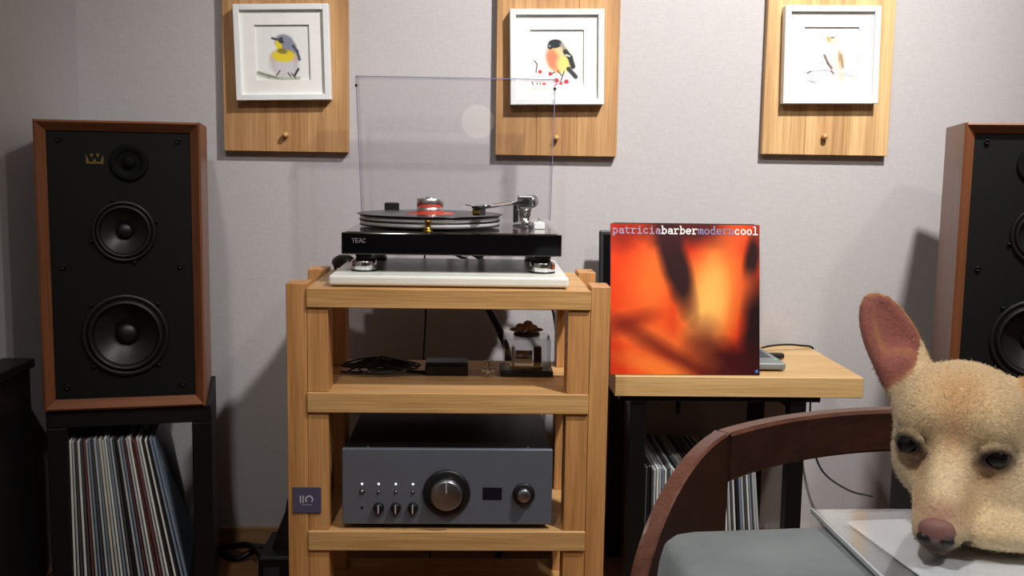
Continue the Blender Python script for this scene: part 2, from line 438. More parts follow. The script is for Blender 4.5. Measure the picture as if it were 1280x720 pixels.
def make_speaker(label, group):
    s = thing('bookshelf_speaker', label, 'speaker', (0, 0, 0), 0, group)
    W, Hh, D, t_, fr = .152, .566, .312, .018, .020
    b = MB()      # side, top and bottom panels, mitred lip at the front
    for sx in (-1, 1):
        p = [(sx*W, 0), (sx*(W-.004), -.003), (sx*(W-fr), .012), (sx*(W-fr), D-.01), (sx*W, D-.01)]
        o = MB().prism([(a, y) for a, y in p], 0, Hh, lambda a, y, z: (a, y, z))
        o.build('side_panel', WALNUTZ, s)
    for z0, sz in ((0, 1), (Hh, -1)):
        p = [(z0, 0), (z0+sz*.004, -.003), (z0+sz*fr, .012), (z0+sz*fr, D-.01), (z0, D-.01)]
        o = MB()
        lo = [(-W, W), (-W+.004, W-.004), (-W+fr, W-fr), (-W+fr, W-fr), (-W, W)]
        A = [o.bm.verts.new((lo[i][0]+.0003*(i not in (0, 4)), y-.0003, z)) for i, (z, y) in enumerate(p)]
        B = [o.bm.verts.new((lo[i][1]-.0003*(i not in (0, 4)), y-.0003, z)) for i, (z, y) in enumerate(p)]
        o.bm.faces.new(A); o.bm.faces.new(B)
        for k in range(5): o.bm.faces.new((A[k], A[(k+1) % 5], B[(k+1) % 5], B[k]))
        o.build('top_panel' if z0 else 'bottom_panel', WALNUTX, s)
    MB().box(-W+.004, W-.004, D-.012, D, .004, Hh-.004).build('back_panel', BLACK_SATIN, s)
    # baffle with real holes behind the cones
    bf = MB(); n = 48
    me_b = bf.box(-W+fr-.001, W-fr+.001, .014, .034, fr-.001, Hh-fr+.001)
    bfo = bf.build('baffle', BLACK_BAFFLE, s)
    for (x, z, R) in ((.004, .352, .060), (.002, .146, .082)):
        cut = MB().lathe([(R*.93, -.05), (R*.93, .1)], (x, 0, z), 'Y', 40).build('cutter', None)
        md = bfo.modifiers.new('hole', 'BOOLEAN'); md.object = cut; md.operation = 'DIFFERENCE'; md.solver = 'EXACT'
        dg = bpy.context.evaluated_depsgraph_get(); nm = bpy.data.meshes.new_from_object(bfo.evaluated_get(dg))
        bfo.modifiers.clear(); bfo.data = nm; bpy.data.objects.remove(cut)
        MB().lathe([(R*.92, .015), (R*.92, .09)], (x, 0, z), 'Y', 40).build('driver_basket', BLACK_SATIN, s) if False else None
    if not bfo.data.materials: bfo.data.materials.append(BLACK_BAFFLE)
    driver(s, .017, .487, .036, 'tweeter'); driver(s, .004, .352, .060, 'mid'); driver(s, .002, .146, .082, 'woofer')
    for sx in (-1, 1):
        for z in (.530, .283, .045):
            MB().lathe([(.0048, .014), (.0048, .009), (.003, .008), (.0028, .012), (.001, .012)], (sx*.109, 0, z), 'Y', 14).build('grille_peg', BLACK_METAL, s)
    lg = MB(); fn = lambda a, b_, d: (-.061+a*.00165, d, .484+b_*.00165)
    for poly in ([(0, 2.2), (3.2, 2.2), (.2, 10)], [(4.2, 11.2), (7.8, 11.2), (6.2, 6.6)], [(7.2, 2.2), (11.2, 2.2), (9.2, 5.6)],
                 [(11.2, 11.2), (14.8, 11.2), (12.8, 6.6)], [(15.8, 2.2), (19, 2.2), (18.8, 10)], [(0, -.2), (19, -.2), (19, 1.6), (0, 1.6)]):
        lg.prism(poly, .0132, .0142, fn)
    lg.build('crown_emblem', GOLD_INK, s)
    return s

SP_G = 'walnut three-way speakers'
spk = make_speaker('walnut speaker with black baffle and gold crown emblem above a row of record sleeves', SP_G)
spk.location = (-.693, 2.050, .4475); spk.rotation_euler.z = rad(12)
spk2 = copy_tree(spk)
for ch in spk2.children:          # the pair is built mirror-imaged
    if ch.name.startswith('crown_emblem'): ch.location.x = .0905
    if ch.name.startswith('tweeter'): ch.location.x = -.034
spk2['label'] = 'walnut speaker standing behind the dog beside the small oak desk'
spk2.location = (1.085, 1.955, .470); spk2.rotation_euler.z = rad(-18)

def make_stand(label, z_top):
    s = thing('speaker_stand', label, 'speaker stand', (0, 0, 0), 0, 'black speaker stands with open record bay')
    Wd, D = .156, .29
    for sx in (-1, 1):
        MB().box(min(sx*Wd, sx*(Wd-.038)), max(sx*Wd, sx*(Wd-.038)), 0, D, 0, z_top-.036, .002).build('side_panel', DARK_STAND, s)
    MB().box(-Wd, Wd, 0, D, z_top-.0355, z_top, .002).build('top_plate', DARK_STAND, s)
    MB().box(-Wd+.0385, Wd-.0385, .002, D, .035, .07, .002).build('shelf', DARK_STAND, s)
    return s
st = make_stand('black open stand full of leaning record sleeves under a speaker', .447)
st.location = (-.689, 2.058, 0); st.rotation_euler.z = rad(12)
st2 = make_stand('black open stand behind the dog under a speaker', .4695)
st2.location = (1.075, 1.965, 0); st2.rotation_euler.z = rad(-6)

# record sleeves standing in the left stand, fanning out towards the top
REC = {'white': (214, 216, 212), 'pale grey': (172, 178, 180), 'blue-grey': (116, 130, 146), 'dark grey': (66, 68, 72),
       'maroon': (104, 60, 62), 'cream': (196, 190, 174), 'black': (24, 25, 28)}
RM = {k: mat('sleeve_'+k.replace(' ', '_').replace('-', '_'), v, .45, noise=.12, nscale=18) for k, v in REC.items()}
seq = ['white', 'pale grey', 'dark grey', 'white', 'dark grey', 'maroon', 'pale grey', 'blue-grey', 'dark grey', 'pale grey', 'blue-grey',
       'cream', 'pale grey', 'white', 'blue-grey', 'pale grey', 'dark grey', 'black', 'pale grey', 'blue-grey', 'maroon',
       'pale grey', 'white', 'maroon', 'maroon', 'pale grey', 'white', 'black', 'white', 'black', 'blue-grey', 'blue-grey']
def sleeve(name, th, depth, ht, m):
    b = MB().box(-th, 0, 0, depth, 0, ht, min(.0012, th*.3), 1)
    # open side of the sleeve: shallow groove along the spine
    return b.build(name, m)
def sleeve_label(sq, i, where):
    if i == 0: return f'outermost {sq[0]} sleeve next to a {sq[1]} one {where}'
    if i == len(sq)-1: return f'last {sq[i]} sleeve of the leaning row {where}'
    return f'{sq[i]} record sleeve between {sq[i-1]} and {sq[i+1]} ones {where}'
for i, cn in enumerate(seq):
    n = len(seq)-1; k = i/n
    xb = -.1125+.216*k; xt = -.1125+.158*k
    th = random.uniform(.0038, .0046); ht = random.choice((.311, .313, .315, .317)); ang = math.atan2(xb-xt, .30)
    o = sleeve('record_sleeve', th, .275, ht, RM[cn])
    tag(o, sleeve_label(seq, i, 'in the speaker stand'), 'record', f'{cn} record sleeves in the speaker stand')
    loc = Matrix.Translation((xb, random.uniform(.004, .010), .0705))
    o.matrix_world = Matrix.Translation((-.689, 2.058, 0)) @ Matrix.Rotation(rad(12), 4, 'Z') @ loc @ Matrix.Rotation(-ang, 4, 'Y')

# ------------------------------------------------------------------ wood panels with framed bird pictures
def art_warbler(n):
    p = Paint(n, (226, 228, 226)); X = lambda x: (x-150)/380; Y = lambda y: 1-(y-165)/380
    p.line([(X(165), Y(490)), (X(240), Y(515)), (X(330), Y(532)), (X(440), Y(528))], .035, (150, 158, 140), .75, 1.2)
    p.line([(X(170), Y(485)), (X(300), Y(525))], .012, (80, 90, 80), .6, 1)
    p.blob(X(350), Y(420), .255, .25, 0, (186, 184, 192), .95, .35); p.blob(X(350), Y(445), .18, .17, 0, (208, 206, 210), .8, .5)
    p.blob(X(272), Y(385), .06, .10, -15, (205, 180, 178), .7, .6); p.blob(X(425), Y(395), .07, .06, 0, (210, 170, 168), .7, .6)
    p.blob(X(352), Y(285), .165, .14, -20, (132, 134, 152), .95, .3); p.blob(X(395), Y(320), .10, .13, 20, (134, 136, 156), .9, .4)
    p.blob(X(340), Y(375), .19, .105, 0, (226, 204, 44), .95, .3); p.blob(X(315), Y(312), .05, .12, 15, (232, 206, 40), .95, .3)
    p.blob(X(335), Y(345), .09, .045, -10, (110, 100, 60), .8, .6)
    p.blob(X(332), Y(272), .055, .05, 0, (50, 54, 66), .9, .5); p.blob(X(352), Y(268), .022, .020, 0, (225, 226, 230), .9, .5); p.blob(X(354), Y(268), .012, .012, 0, (20, 20, 24), 1, .5)
    p.line([(X(270), Y(258)), (X(305), Y(268))], .018, (60, 64, 72), 1, .6)
    p.line([(X(410), Y(310)), (X(435), Y(345)), (X(450), Y(400))], .025, (70, 74, 88), .9, .8)
    p.line([(X(440), Y(465)), (X(412), Y(510))], .02, (50, 52, 60), .9, .7)
    for a in ((315, 475, 292, 505), (370, 490, 388, 515), (395, 495, 420, 525)):
        p.line([(X(a[0]), Y(a[1])), (X(a[2]), Y(a[3]))], .012, (86, 80, 80), .9, .7)
    return p
def art_bullfinch(n):
    p = Paint(n, (240, 240, 238)); X = lambda x: (x-172)/346; Y = lambda y: 1-(y-187)/346
    p.blob(X(357), Y(362), .215, .255, 12, (238, 186, 110), 1, .25); p.blob(X(322), Y(375), .12, .20, 18, (226, 120, 100), .85, .7)
    p.blob(X(385), Y(400), .12, .15, 10, (242, 216, 130), .8, .8); p.blob(X(372), Y(320), .13, .08, -30, (228, 200, 160), .7, .8)
    p.blob(X(335), Y(275), .125, .075, 5, (44, 52, 54), 1, .25); p.blob(X(305), Y(292), .055, .05, 30, (50, 58, 62), 1, .4); p.blob(X(300), Y(290), .02, .018, 0, (150, 160, 165), .9, .6)
    p.line([(X(375), Y(280)), (X(398), Y(320))], .035, (140, 142, 142), .85, 1)
    p.line([(X(398), Y(325)), (X(428), Y(360)), (X(445), Y(415))], .045, (52, 56, 58), 1, .6); p.line([(X(402), Y(345)), (X(425), Y(352))], .015, (215, 215, 210), .9, .6)
    p.line([(X(418), Y(430)), (X(462), Y(478))], .04, (60, 66, 68), 1, .6)
    for a in ((350, 440, 375, 470), (390, 445, 375, 490), (375, 490, 365, 520), (205, 380, 222, 400), (222, 400, 215, 450), (190, 510, 205, 540), (222, 515, 222, 545), (240, 515, 240, 535), (300, 470, 330, 450)):
        p.line([(X(a[0]), Y(a[1])), (X(a[2]), Y(a[3]))], .011, (74, 60, 58), .9, .7)
    p.line([(X(185), Y(505)), (X(300), Y(498)), (X(400), Y(515))], .010, (140, 120, 118), .7, 1)
    for x, y, r in ((240, 447, .032), (303, 458, .030), (265, 525, .034), (343, 500, .04), (405, 508, .042), (345, 530, .03), (370, 522, .03)):
        p.blob(X(x), Y(y), r, r, 0, (196, 40, 56), .95, .5)
    return p
def art_redstart(n):
    p = Paint(n, (240, 240, 238)); X = lambda x: (x-165)/374; Y = lambda y: 1-(y-175)/374
    p.line([(X(180), Y(480)), (X(235), Y(465)), (X(320), Y(458)), (X(510), Y(500))], .014, (150, 150, 172), .75, 1)
    p.line([(X(240), Y(400)), (X(238), Y(450))], .012, (180, 180, 196), .7, 1); p.line([(X(222), Y(528)), (X(265), Y(545))], .015, (120, 112, 124), .85, .8)
    p.line([(X(205), Y(478)), (X(222), Y(465))], .018, (110, 106, 124), .8, .8)
    p.blob(X(388), Y(385), .14, .25, 16, (226, 214, 190), .9, .5); p.blob(X(370), Y(268), .075, .085, 0, (222, 206, 178), .9, .4)
    p.blob(X(352), Y(340), .08, .15, 10, (236, 228, 210), .7, .8)
    p.blob(X(336), Y(258), .035, .06, 25, (232, 160, 100), .95, .5); p.blob(X(362), Y(248), .045, .012, 0, (80, 62, 52), .9, .5)
    p.blob(X(425), Y(395), .055, .16, 8, (190, 168, 140), .9, .7); p.line([(X(420), Y(360)), (X(438), Y(440))], .016, (140, 112, 92), .8, .8); p.line([(X(405), Y(340)), (X(415), Y(400))], .012, (150, 124, 100), .7, .8)
    p.blob(X(432), Y(505), .04, .11, 0, (208, 192, 164), .9, .6)
    p.line([(X(312), Y(362)), (X(338), Y(415)), (X(362), Y(445))], .022, (104, 84, 86), .9, .7); p.line([(X(362), Y(462)), (X(375), Y(480))], .018, (110, 90, 92), .8, .8)
    return p

def wall_panel(x0, x1, z0, m, kind, label, peg):
    T = .022
    b = thing('wooden_panel', label, 'wall panel', ((x0+x1)/2, WALL_Y-T, z0), 0, 'oak panels holding the bird pictures')
    nst = 3; e = np.linspace(x0, x1, nst+1)       # glued staves
    for k in range(nst):
        MB().box(e[k]+.00006, e[k+1]-.00006, WALL_Y-T, WALL_Y-.001, z0, z0+.62, .0012, 1).build('stave', m, b, True)
    MB().lathe([(.0058, WALL_Y-T), (.0068, WALL_Y-T-.008), (.0062, WALL_Y-T-.015), (.003, WALL_Y-T-.018), (.0005, WALL_Y-T-.0185)], (peg[0], 0, peg[1]), 'Y', 20).build('peg', OAKX, b, True)
    return b
def framed_picture(cx, cz, half, rot, painter, label):
    """frame hangs on a wooden panel; its front is .04 before the panel"""
    y1 = WALL_Y-.0225; D = .028
    f = thing('framed_picture', label, 'picture', (cx, y1, cz-half), 0, 'white framed bird pictures')
    f.location = (cx, y1, cz); f.rotation_euler = (0, -rad(rot), 0)
    bw = half*.125
    for nm, (a0, a1, b0, b1) in {'l': (-half, -half+bw, -half, half), 'r': (half-bw, half, -half, half),
                                 't': (-half+bw, half-bw, half-bw, half), 'b': (-half+bw, half-bw, -half, -half+bw)}.items():
        MB().box(a0, a1, -D, 0, b0, b1, .0012, 1).build('frame_bar', WHITE_FRAME, f)
    ih = half-bw; wn = half*.576
    mo = MB()
    for (a0, a1, b0, b1) in ((-ih, -wn, -ih, ih), (wn, ih, -ih, ih), (-wn, wn, wn, ih), (-wn, wn, -ih, -wn)):
        mo.box(a0, a1, -.0195, -.0155, b0, b1)
    mo.build('mat_board', WHITE_MAT, f)
    me = picture_grid('painting', wn*2+.004, wn*2+.004, 150, painter(150).flat(), lambda a, b: (a, -.0148, b))
    link('painting', me, PAPER, f)
    MB().box(-ih, ih, -.0140, -.001, -ih, ih).build('backing_board', WHITE_MAT, f)
K = (WALL_Y-.022)/WALL_Y
wall_panel(-.596*K, -.305*K, .9615, PANELZ, 0, 'oak panel behind the grey and yellow bird picture', (-.4465, 1.0005))
wall_panel(.042*K, .331*K, .9615, PANELZ, 1, 'oak panel behind the black-headed orange bird picture', (.184, 1.004))
wall_panel(.680*K, .985*K, .9735, PANELZ2, 2, 'pale oak panel behind the pale beige bird picture', (.820, 1.017))
K2 = 2.440/2.45
framed_picture(-.451*K2, .95+(1.188-.95)*K2, .1085*K2, 1.5, art_warbler, 'white framed watercolour of a grey and yellow bird')
framed_picture(.182*K2, .95+(1.189-.95)*K2, .1090*K2, 1.2, art_bullfinch, 'white framed watercolour of a black-headed orange bird with red berries')
framed_picture(.825*K2, .95+(1.206-.95)*K2, .1125*K2, 1.0, art_redstart, 'white framed watercolour of a pale beige bird on a thin twig')

# ------------------------------------------------------------------ hifi rack
RK = thing('hifi_rack', 'open oak hifi rack with thick posts carrying turntable and amplifier', 'rack', (-.05, 2.08, 0))
shelves = [('a', .672, .709), ('b', .472, .511), ('c', .202, .241), ('d', .02, .058)]
for (xo0, xo1, xi0, xi1) in ((-.3535, -.3155, -.315, -.276), (.2165, .2535, .174, .216)):
    for (y0, y1) in ((1.932, 2.0), (2.185, 2.255)):
        MB().box(xo0, xo1, y0, y1, 0, .7165, .0012, 1).build('post', OAKZ, RK, True)
        zs = [(0, .02)]+[(shelves[i+1][2], shelves[i][1]) for i in range(3)][::-1]
        for (z0, z1) in zs:
            MB().box(xi0, xi1, y0+.001, y1-.001, z0+.0003, z1-.0003, .001, 1).build('inner_post_block', OAKZ, RK, True)
for _, z0, z1 in shelves:
    MB().box(-.3152, .2162, 1.927, 2.256, z0, z1, .0015, 1).build('shelf', OAKX, RK, True)
bd = MB().box(-.3445, -.2905, 1.9295, 1.9315, .2755, .3265, .0006, 1).build('badge', PURPLE, RK, True)
bdg = MB(); fnb = lambda a, b, d: (-.3175+a*.001, d, .301+b*.001)
strokes(bdg, [[(-12.2, -4.5), (-12.2, 8)], [(-7.2, -4.5), (-7.2, 8)], ARC(4.4, 1.6, 6.6, 6.4, 222, -42, 16)], 2.3, fnb, 1.9288, 1.9296)
strokes(bdg, [[(-10, -9), (10, -9)]], .5, fnb, 1.9288, 1.9296)
bdg.build('badge_mark', PALE_INK, bd, True)

# slab under the turntable
SL = thing('stone_slab', 'white stone slab with rounded edges under the turntable', 'slab', (-.05, 2.12, .7095))
MB().box(-.2765, .1755, 1.944, 2.305, .7125, .7315, .005, 3).build('slab', WHITE_STONE, SL, True)
MB().box(-.270, .169, 1.950, 2.300, .7095, .7123).build('felt_layer', CORK, SL, True)

# ------------------------------------------------------------------ turntable
TT = thing('turntable', 'black gloss turntable with open clear lid and silver feet on white slab', 'turntable', (-.047, 2.16, .7317))
pl = MB().box(-.258, .164, 1.992, 2.345, .7665, .8088, .002, 2).build('plinth', BLACK_GLOSS, TT, True)
tm = MB(); text(tm, 'TEAC', -.2385, .7895, .0068, .0095, .0012, lambda a, b, d: (a, d, b), 1.9914, 1.9922)
tm.build('maker_lettering', mat('dim_ink', (120, 120, 124), .5), pl, True)
MB().box(-.250, .156, 2.000, 2.338, .8089, .8100, .0005, 1).build('top_plate', mat('top_plate_reflected_tone', (66, 60, 58), .12, coat=.5), TT, True)  # brown-grey reflection on the top is put into the plate's base colour
for x in (-.219, .130):
    for y in (2.030, 2.262):
        ft = MB().lathe([(.021, .7318), (.0245, .735), (.0245, .7515), (.0225, .7535)], (x, y, 0), 'Z', 36).build('foot', CHROME, TT, True)
        MB().lathe([(.017, .7536), (.015, .758), (.018, .7664)], (x, y, 0), 'Z', 28).build('foot_collar', BLACK_RUBBER, ft, True)
        MB().lathe([(.0252, .7315+.0012), (.0252, .7345)], (x, y, 0), 'Z', 36).build('foot_ring', BLACK_RUBBER, ft, True)
PX, PY = -.097, 2.165
GREYP = mat('pale_acrylic', (196, 196, 198), .2)
pf = MB().lathe([(.05, .8101), (.05, .816), (.1425, .8165), (.144, .818), (.144, .8235), (.143, .8245)], (PX, PY, 0), 'Z', 72).build('platter', GREYP, TT, True)
MB().lathe([(.1455, .8246), (.1455, .8266)], (PX, PY, 0), 'Z', 72).build('belt_band', BLACK_RUBBER, pf, True)
MB().lathe([(.1435, .8267), (.144, .828), (.144, .8335), (.143, .8340)], (PX, PY, 0), 'Z', 72).build('upper_disc', GREYP, pf, True)
MB().lathe([(.145, .8341), (.145, .8365)], (PX, PY, 0), 'Z', 72).build('platter_mat', BLACK_RUBBER, TT, True)
MB().lathe([(.1445, .8143), (.1445, .8164), (.12, .8164)], (PX, PY, 0), 'Z', 72).build('lower_ring', BLACK_RUBBER, pf, True)
# motor pulley in front of the platter
MB().lathe([(.0095, .8101), (.0095, .8135), (.0055, .8140), (.0055, .829), (.007, .8295), (.007, .832), (.002, .833)], (-.094, 2.0095, 0), 'Z', 24).build('motor_pulley', BRASS, TT, True)
MB().lathe([(.006, .8101), (.006, .8120), (.001, .8125)], (-.212, 2.018, 0), 'Z', 16).build('power_button', BLACK_SATIN, TT, True)
# tonearm
TB = MB().lathe([(.026, .8101), (.026, .815), (.020, .817), (.0135, .819), (.0135, .842), (.016, .843), (.016, .847)], (.103, 2.24, 0), 'Z', 32).build('tonearm_base', CHROME, TT, True)
MB().box(.087, .119, 2.228, 2.252, .8472, .8755, .003, 2).build('bearing_housing', SILVER, TT, True)
MB().lathe([(.0075, 2.2215), (.0075, 2.2275)], (.1045, 0, .862), 'Y', 20).build('bearing_cap', BLACK_SATIN, TT, True)
arm = MB().tube([(.098, 2.232, .8615), (.062, 2.165, .860), (.030, 2.10, .858), (.014, 2.066, .8575)], .0042, 12).build('tonearm_tube', CHROME, TT, True)
dv = Vector((.036, .067, 0)).normalized()
cw = MB().tube([Vector((.105, 2.246, .8615))+dv*k for k in (0, .012)], .006, 14).build('counterweight_stub', CHROME, TT, True)
MB().tube([Vector((.105, 2.246, .8615))+dv*k for k in (.0125, .015, .034, .036)], [.012, .0145, .0145, .012], 24).build('counterweight', SILVER, TT, True)
MB().tube([Vector((.105, 2.246, .8615))+dv*k for k in (.0362, .050)], .003, 10).build('counterweight_rod', SILVER, TT, True)
hd = MB()
RZ = Matrix.Translation((.006, 2.05, .857)) @ Matrix.Rotation(math.atan2(-.036, .067), 4, 'Z')
hd.box(-.009, .009, -.018, .020, -.002, .003, .001, 1, RZ)
hd = hd.build('headshell', BLACK_SATIN, TT, True)
MB().box(-.008, .008, -.016, .010, -.0155, -.0025, .001, 1, RZ).build('cartridge', BLACK_SATIN, hd, True)
MB().box(-.0083, .0083, -.0166, -.0158, -.011, -.005, 0, 1, RZ).build('cartridge_face', BRASS, hd, True)
MB().tube([(-.004, 2.045, .8595), (-.022, 2.052, .862)], .0012, 8).build('finger_lift', CHROME, hd, True)
MB().box(.100, .119, 2.185, 2.205, .8101, .823, .003, 2).build('anti_skate_knob', CHROME, TT, True)
MB().lathe([(.011, .8101), (.011, .824), (.009, .826)], (.103, 2.155, 0), 'Z', 24).build('speed_knob', CHROME, TT, True)
MB().box(.118, .140, 2.135, 2.160, .8101, .8235, .001, 1).build('arm_lift_block', WHITE_FRAME, TT, True)
MB().lathe([(.003, .8236), (.003, .832), (.001, .8325)], (.130, 2.148, 0), 'Z', 12).build('lift_lever', CHROME, TT, True)
# hinges and lid
for x in (-.190, .098):
    MB().box(x-.016, x+.016, 2.330, 2.352, .8101, .852, .002, 1).build('hinge', BLACK_SATIN, TT, True)
lid_th = .0032
zb, zt, yr, yb = .8190, 1.1275, 2.302, 2.348
def lx(z, s):      # the lid widens towards its front (upper) edge
    k = (z-zb)/(zt-zb); return (-.254-.0135*k) if s < 0 else (.1635+.006*k)
LD = MB()
def quadslab(mb, p, d):
    d = Vector(d); lo = [mb.bm.verts.new(q) for q in p]; hi = [mb.bm.verts.new(Vector(q)+d) for q in p]
    mb.bm.faces.new(lo); mb.bm.faces.new(hi)
    for k in range(4): mb.bm.faces.new((lo[k], lo[(k+1) % 4], hi[(k+1) % 4], hi[k]))
lean = .010
Yp = lambda z: yb+lean*(z-zb)/(zt-zb); Yr = lambda z: yr+lean*(z-zb)/(zt-zb)
quadslab(LD, [(lx(zb, -1), Yp(zb), zb), (lx(zb, 1), Yp(zb), zb), (lx(zt, 1), Yp(zt), zt), (lx(zt, -1), Yp(zt), zt)], (0, lid_th, 0))
lido = LD.build('lid', CLEAR_LID, TT, True)
for s in (-1, 1):
    q = MB(); quadslab(q, [(lx(zb, s), Yr(zb), zb), (lx(zb, s), Yp(zb)-.0002, zb), (lx(zt, s), Yp(zt)-.0002, zt), (lx(zt, s), Yr(zt), zt)], (-s*lid_th, 0, 0))
    q.build('lid_side', CLEAR_LID, lido, True)
    e = MB(); quadslab(e, [(lx(zb, s), Yr(zb)-.0004, zb), (lx(zb, s)-s*lid_th*.45, Yr(zb)-.0004, zb), (lx(zt, s)-s*lid_th*.45, Yr(zt)-.0004, zt), (lx(zt, s), Yr(zt)-.0004, zt)], (0, -.0008, 0))
    e.build('lid_edge', LID_EDGE, lido, True)
    zz = zt-.021
    MB().lathe([(.0030, Yr(zz)-.0046), (.0034, Yr(zz)-.0022), (.0034, Yr(zz)-.0014)], (lx(zz, s)-s*.0012, 0, zz), 'Y', 14).build('rubber_bumper', BLACK_RUBBER, lido, True)
q = MB(); quadslab(q, [(lx(zt, -1), Yr(zt), zt-lid_th), (lx(zt, 1), Yr(zt), zt-lid_th), (lx(zt, 1), Yp(zt)-.0002, zt-lid_th), (lx(zt, -1), Yp(zt)-.0002, zt-lid_th)], (0, 0, lid_th))
q.build('lid_front', CLEAR_LID, lido, True)
e = MB(); e.box(lx(zt, -1), lx(zt, 1), Yr(zt)-.0012, Yr(zt)-.0002, zt-lid_th*.5, zt); e.build('lid_edge', LID_EDGE, lido, True)

# record on the platter and its clamp
RC = thing('vinyl_record', 'black vinyl record with red label lying on the turntable platter', 'record', (PX, PY, .8367))
MB().lathe([(.1500, .0001), (.1505, .0008), (.150, .0016), (.1465, .0019), (.056, .0018), (.0505, .0018)], n=80).build('disc', mat('vinyl_black', (20, 19, 20), .25), RC)
MB().lathe([(.0500, .0006), (.0500, .0021), (.003, .0021)], n=48).build('label', mat('red_label', (212, 60, 40), .5), RC)
CL = thing('record_clamp', 'polished silver record clamp standing on the red record label', 'record clamp', (PX, PY, .8390))
MB().lathe([(.026, 0), (.0275, .001), (.0275, .011), (.0262, .0116), (.0262, .013), (.0275, .0136), (.0275, .0295), (.026, .031), (.012, .031), (.011, .029)], n=48).build('body', mat('brushed_silver', (214, 214, 216), .3, 1), CL)
MB().lathe([(.0105, .0291), (.009, .0325), (.002, .0328)], n=24).build('cap', SILVER, CL)
# loose black plug behind the slab
PG = thing('power_plug', 'black power plug lying behind the white slab at a post of the oak rack', 'plug', (-.303, 2.245, .7095))
MB().tube([(.0, 0, .016), (.012, -.01, .0185), (.03, -.025, .019), (.043, -.035, .016)], [.011, .0155, .016, .010], 16).build('body', BLACK_RUBBER, PG)
MB().tube(bez([(.0, 0, .014), (-.006, .03, .012), (-.004, .06, -.05), (0, .07, -.2)]), .0035, 8).build('cable', BLACK_RUBBER, PG)

# ------------------------------------------------------------------ amplifier
AX0, AX1, AY, AZ0, AZ1 = -.2515, .1510, 1.937, .2515, .4005
AM = thing('amplifier', 'graphite amplifier with large volume knob on the lower rack shelf', 'amplifier', ((AX0+AX1)/2, 2.12, .2412))
MB().box(AX0, AX1, AY, AY+.012, AZ0, AZ1, .0022, 3).build('front_panel', AMP_FRONT, AM, True)
MB().box(AX0+.004, AX1-.004, AY+.0122, 2.33, AZ0+.004, AZ1-.003, .002, 1).build('body', AMP_BODY, AM, True)
for x in (AX0+.047, AX1-.047):
    MB().lathe([(.0022, AZ1-.003), (.0022, AZ1-.0016), (.001, AZ1-.0012)], (x, AY+.022, 0), 'Z', 12).build('lid_screw', SILVER, AM, True)
    for y in (AY+.05, 2.28):
        MB().lathe([(.020, .2413), (.022, .244), (.022, AZ0+.0035)], (x, y, 0), 'Z', 28).build('foot', BLACK_RUBBER, AM, True)
def af(px, py):     # front panel position measured on the panel (0..265, 0..99 from its upper left corner)
    return AX0+px/265*(AX1-AX0), AZ1-py/99*(AZ1-AZ0)
def knob(px, py, R, r, name, ln):
    x, z = af(px, py)
    k = MB().lathe([(R, AY-.0002), (R, AY-.004), (R*.92, AY-.006), (r*1.12, AY-.006)], (x, 0, z), 'Y', 48).build(name+'_ring', BLACK_SATIN, AM, True)
    return MB().lathe([(r*1.08, AY-.0062), (r*1.08, AY-ln*.7), (r*1.0, AY-ln), (r*.94, AY-ln-.001), (.001, AY-ln-.0012)], (x, 0, z), 'Y', 48).build(name, SILVER, AM, True)
vk = knob(131.5, 57, .0455, .0285, 'volume_knob', .022)
x, z = af(131.5, 57)
MB().box(x-.0008, x+.0008, AY-.0242, AY-.0232, z+.006, z+.027).build('pointer', PALE_INK, vk, True)
knob(229, 58, .0215, .0125, 'source_knob', .016)
MB().lathe([(.003, AY-.0002), (.003, AY-.0012), (.0005, AY-.0013)], (x, 0, af(0, 84)[1]), 'Y', 16).build('indicator', PALE_INK, AM, True)
for px in (46, 67.5, 89):
    x, z = af(px, 77)
    k = MB().lathe([(.0105, AY-.0002), (.0105, AY-.003), (.0092, AY-.010), (.0085, AY-.0105)], (x, 0, z), 'Y', 28).build('tone_knob', BLACK_SATIN, AM, True)
    MB().box(x-.0012, x+.0012, AY-.0125, AY-.0106, z-.008, z+.008, .0004, 1).build('pointer', PALE_INK, k, True)
for i, px in enumerate((25, 46, 67.5, 89)):
    x, z = af(px, 46)
    MB().lathe([(.0019, AY-.0001), (.0019, AY-.0008), (.0004, AY-.0012)], (x, 0, z), 'Y', 12).build('indicator_light', LED_W, AM, True)
    x, z = af(px, 56); R = .0052 if i == 0 else .0033
    k = MB().lathe([(R, AY-.0001), (R, AY-.0015), (R*.75, AY-.002), (R*.72, AY-.0005)], (x, 0, z), 'Y', 20).build('button_ring', BLACK_SATIN, AM, True)
    MB().lathe([(R*.7, AY-.0003), (R*.7, AY-.0030), (.0004, AY-.0036)], (x, 0, z), 'Y', 20).build('button', SILVER, k, True)
x, z = af(25, 77); MB().lathe([(.0028, AY-.0001), (.0028, AY-.001), (.0014, AY-.0011), (.0013, AY-.0003)], (x, 0, z), 'Y', 16).build('headphone_jack', BLACK_SATIN, AM, True)
x0, z1 = af(177, 50); x1, z0 = af(201.5, 66)
MB().box(x0, x1, AY-.0008, AY-.0001, z0, z1).build('display', LCD, AM, True)

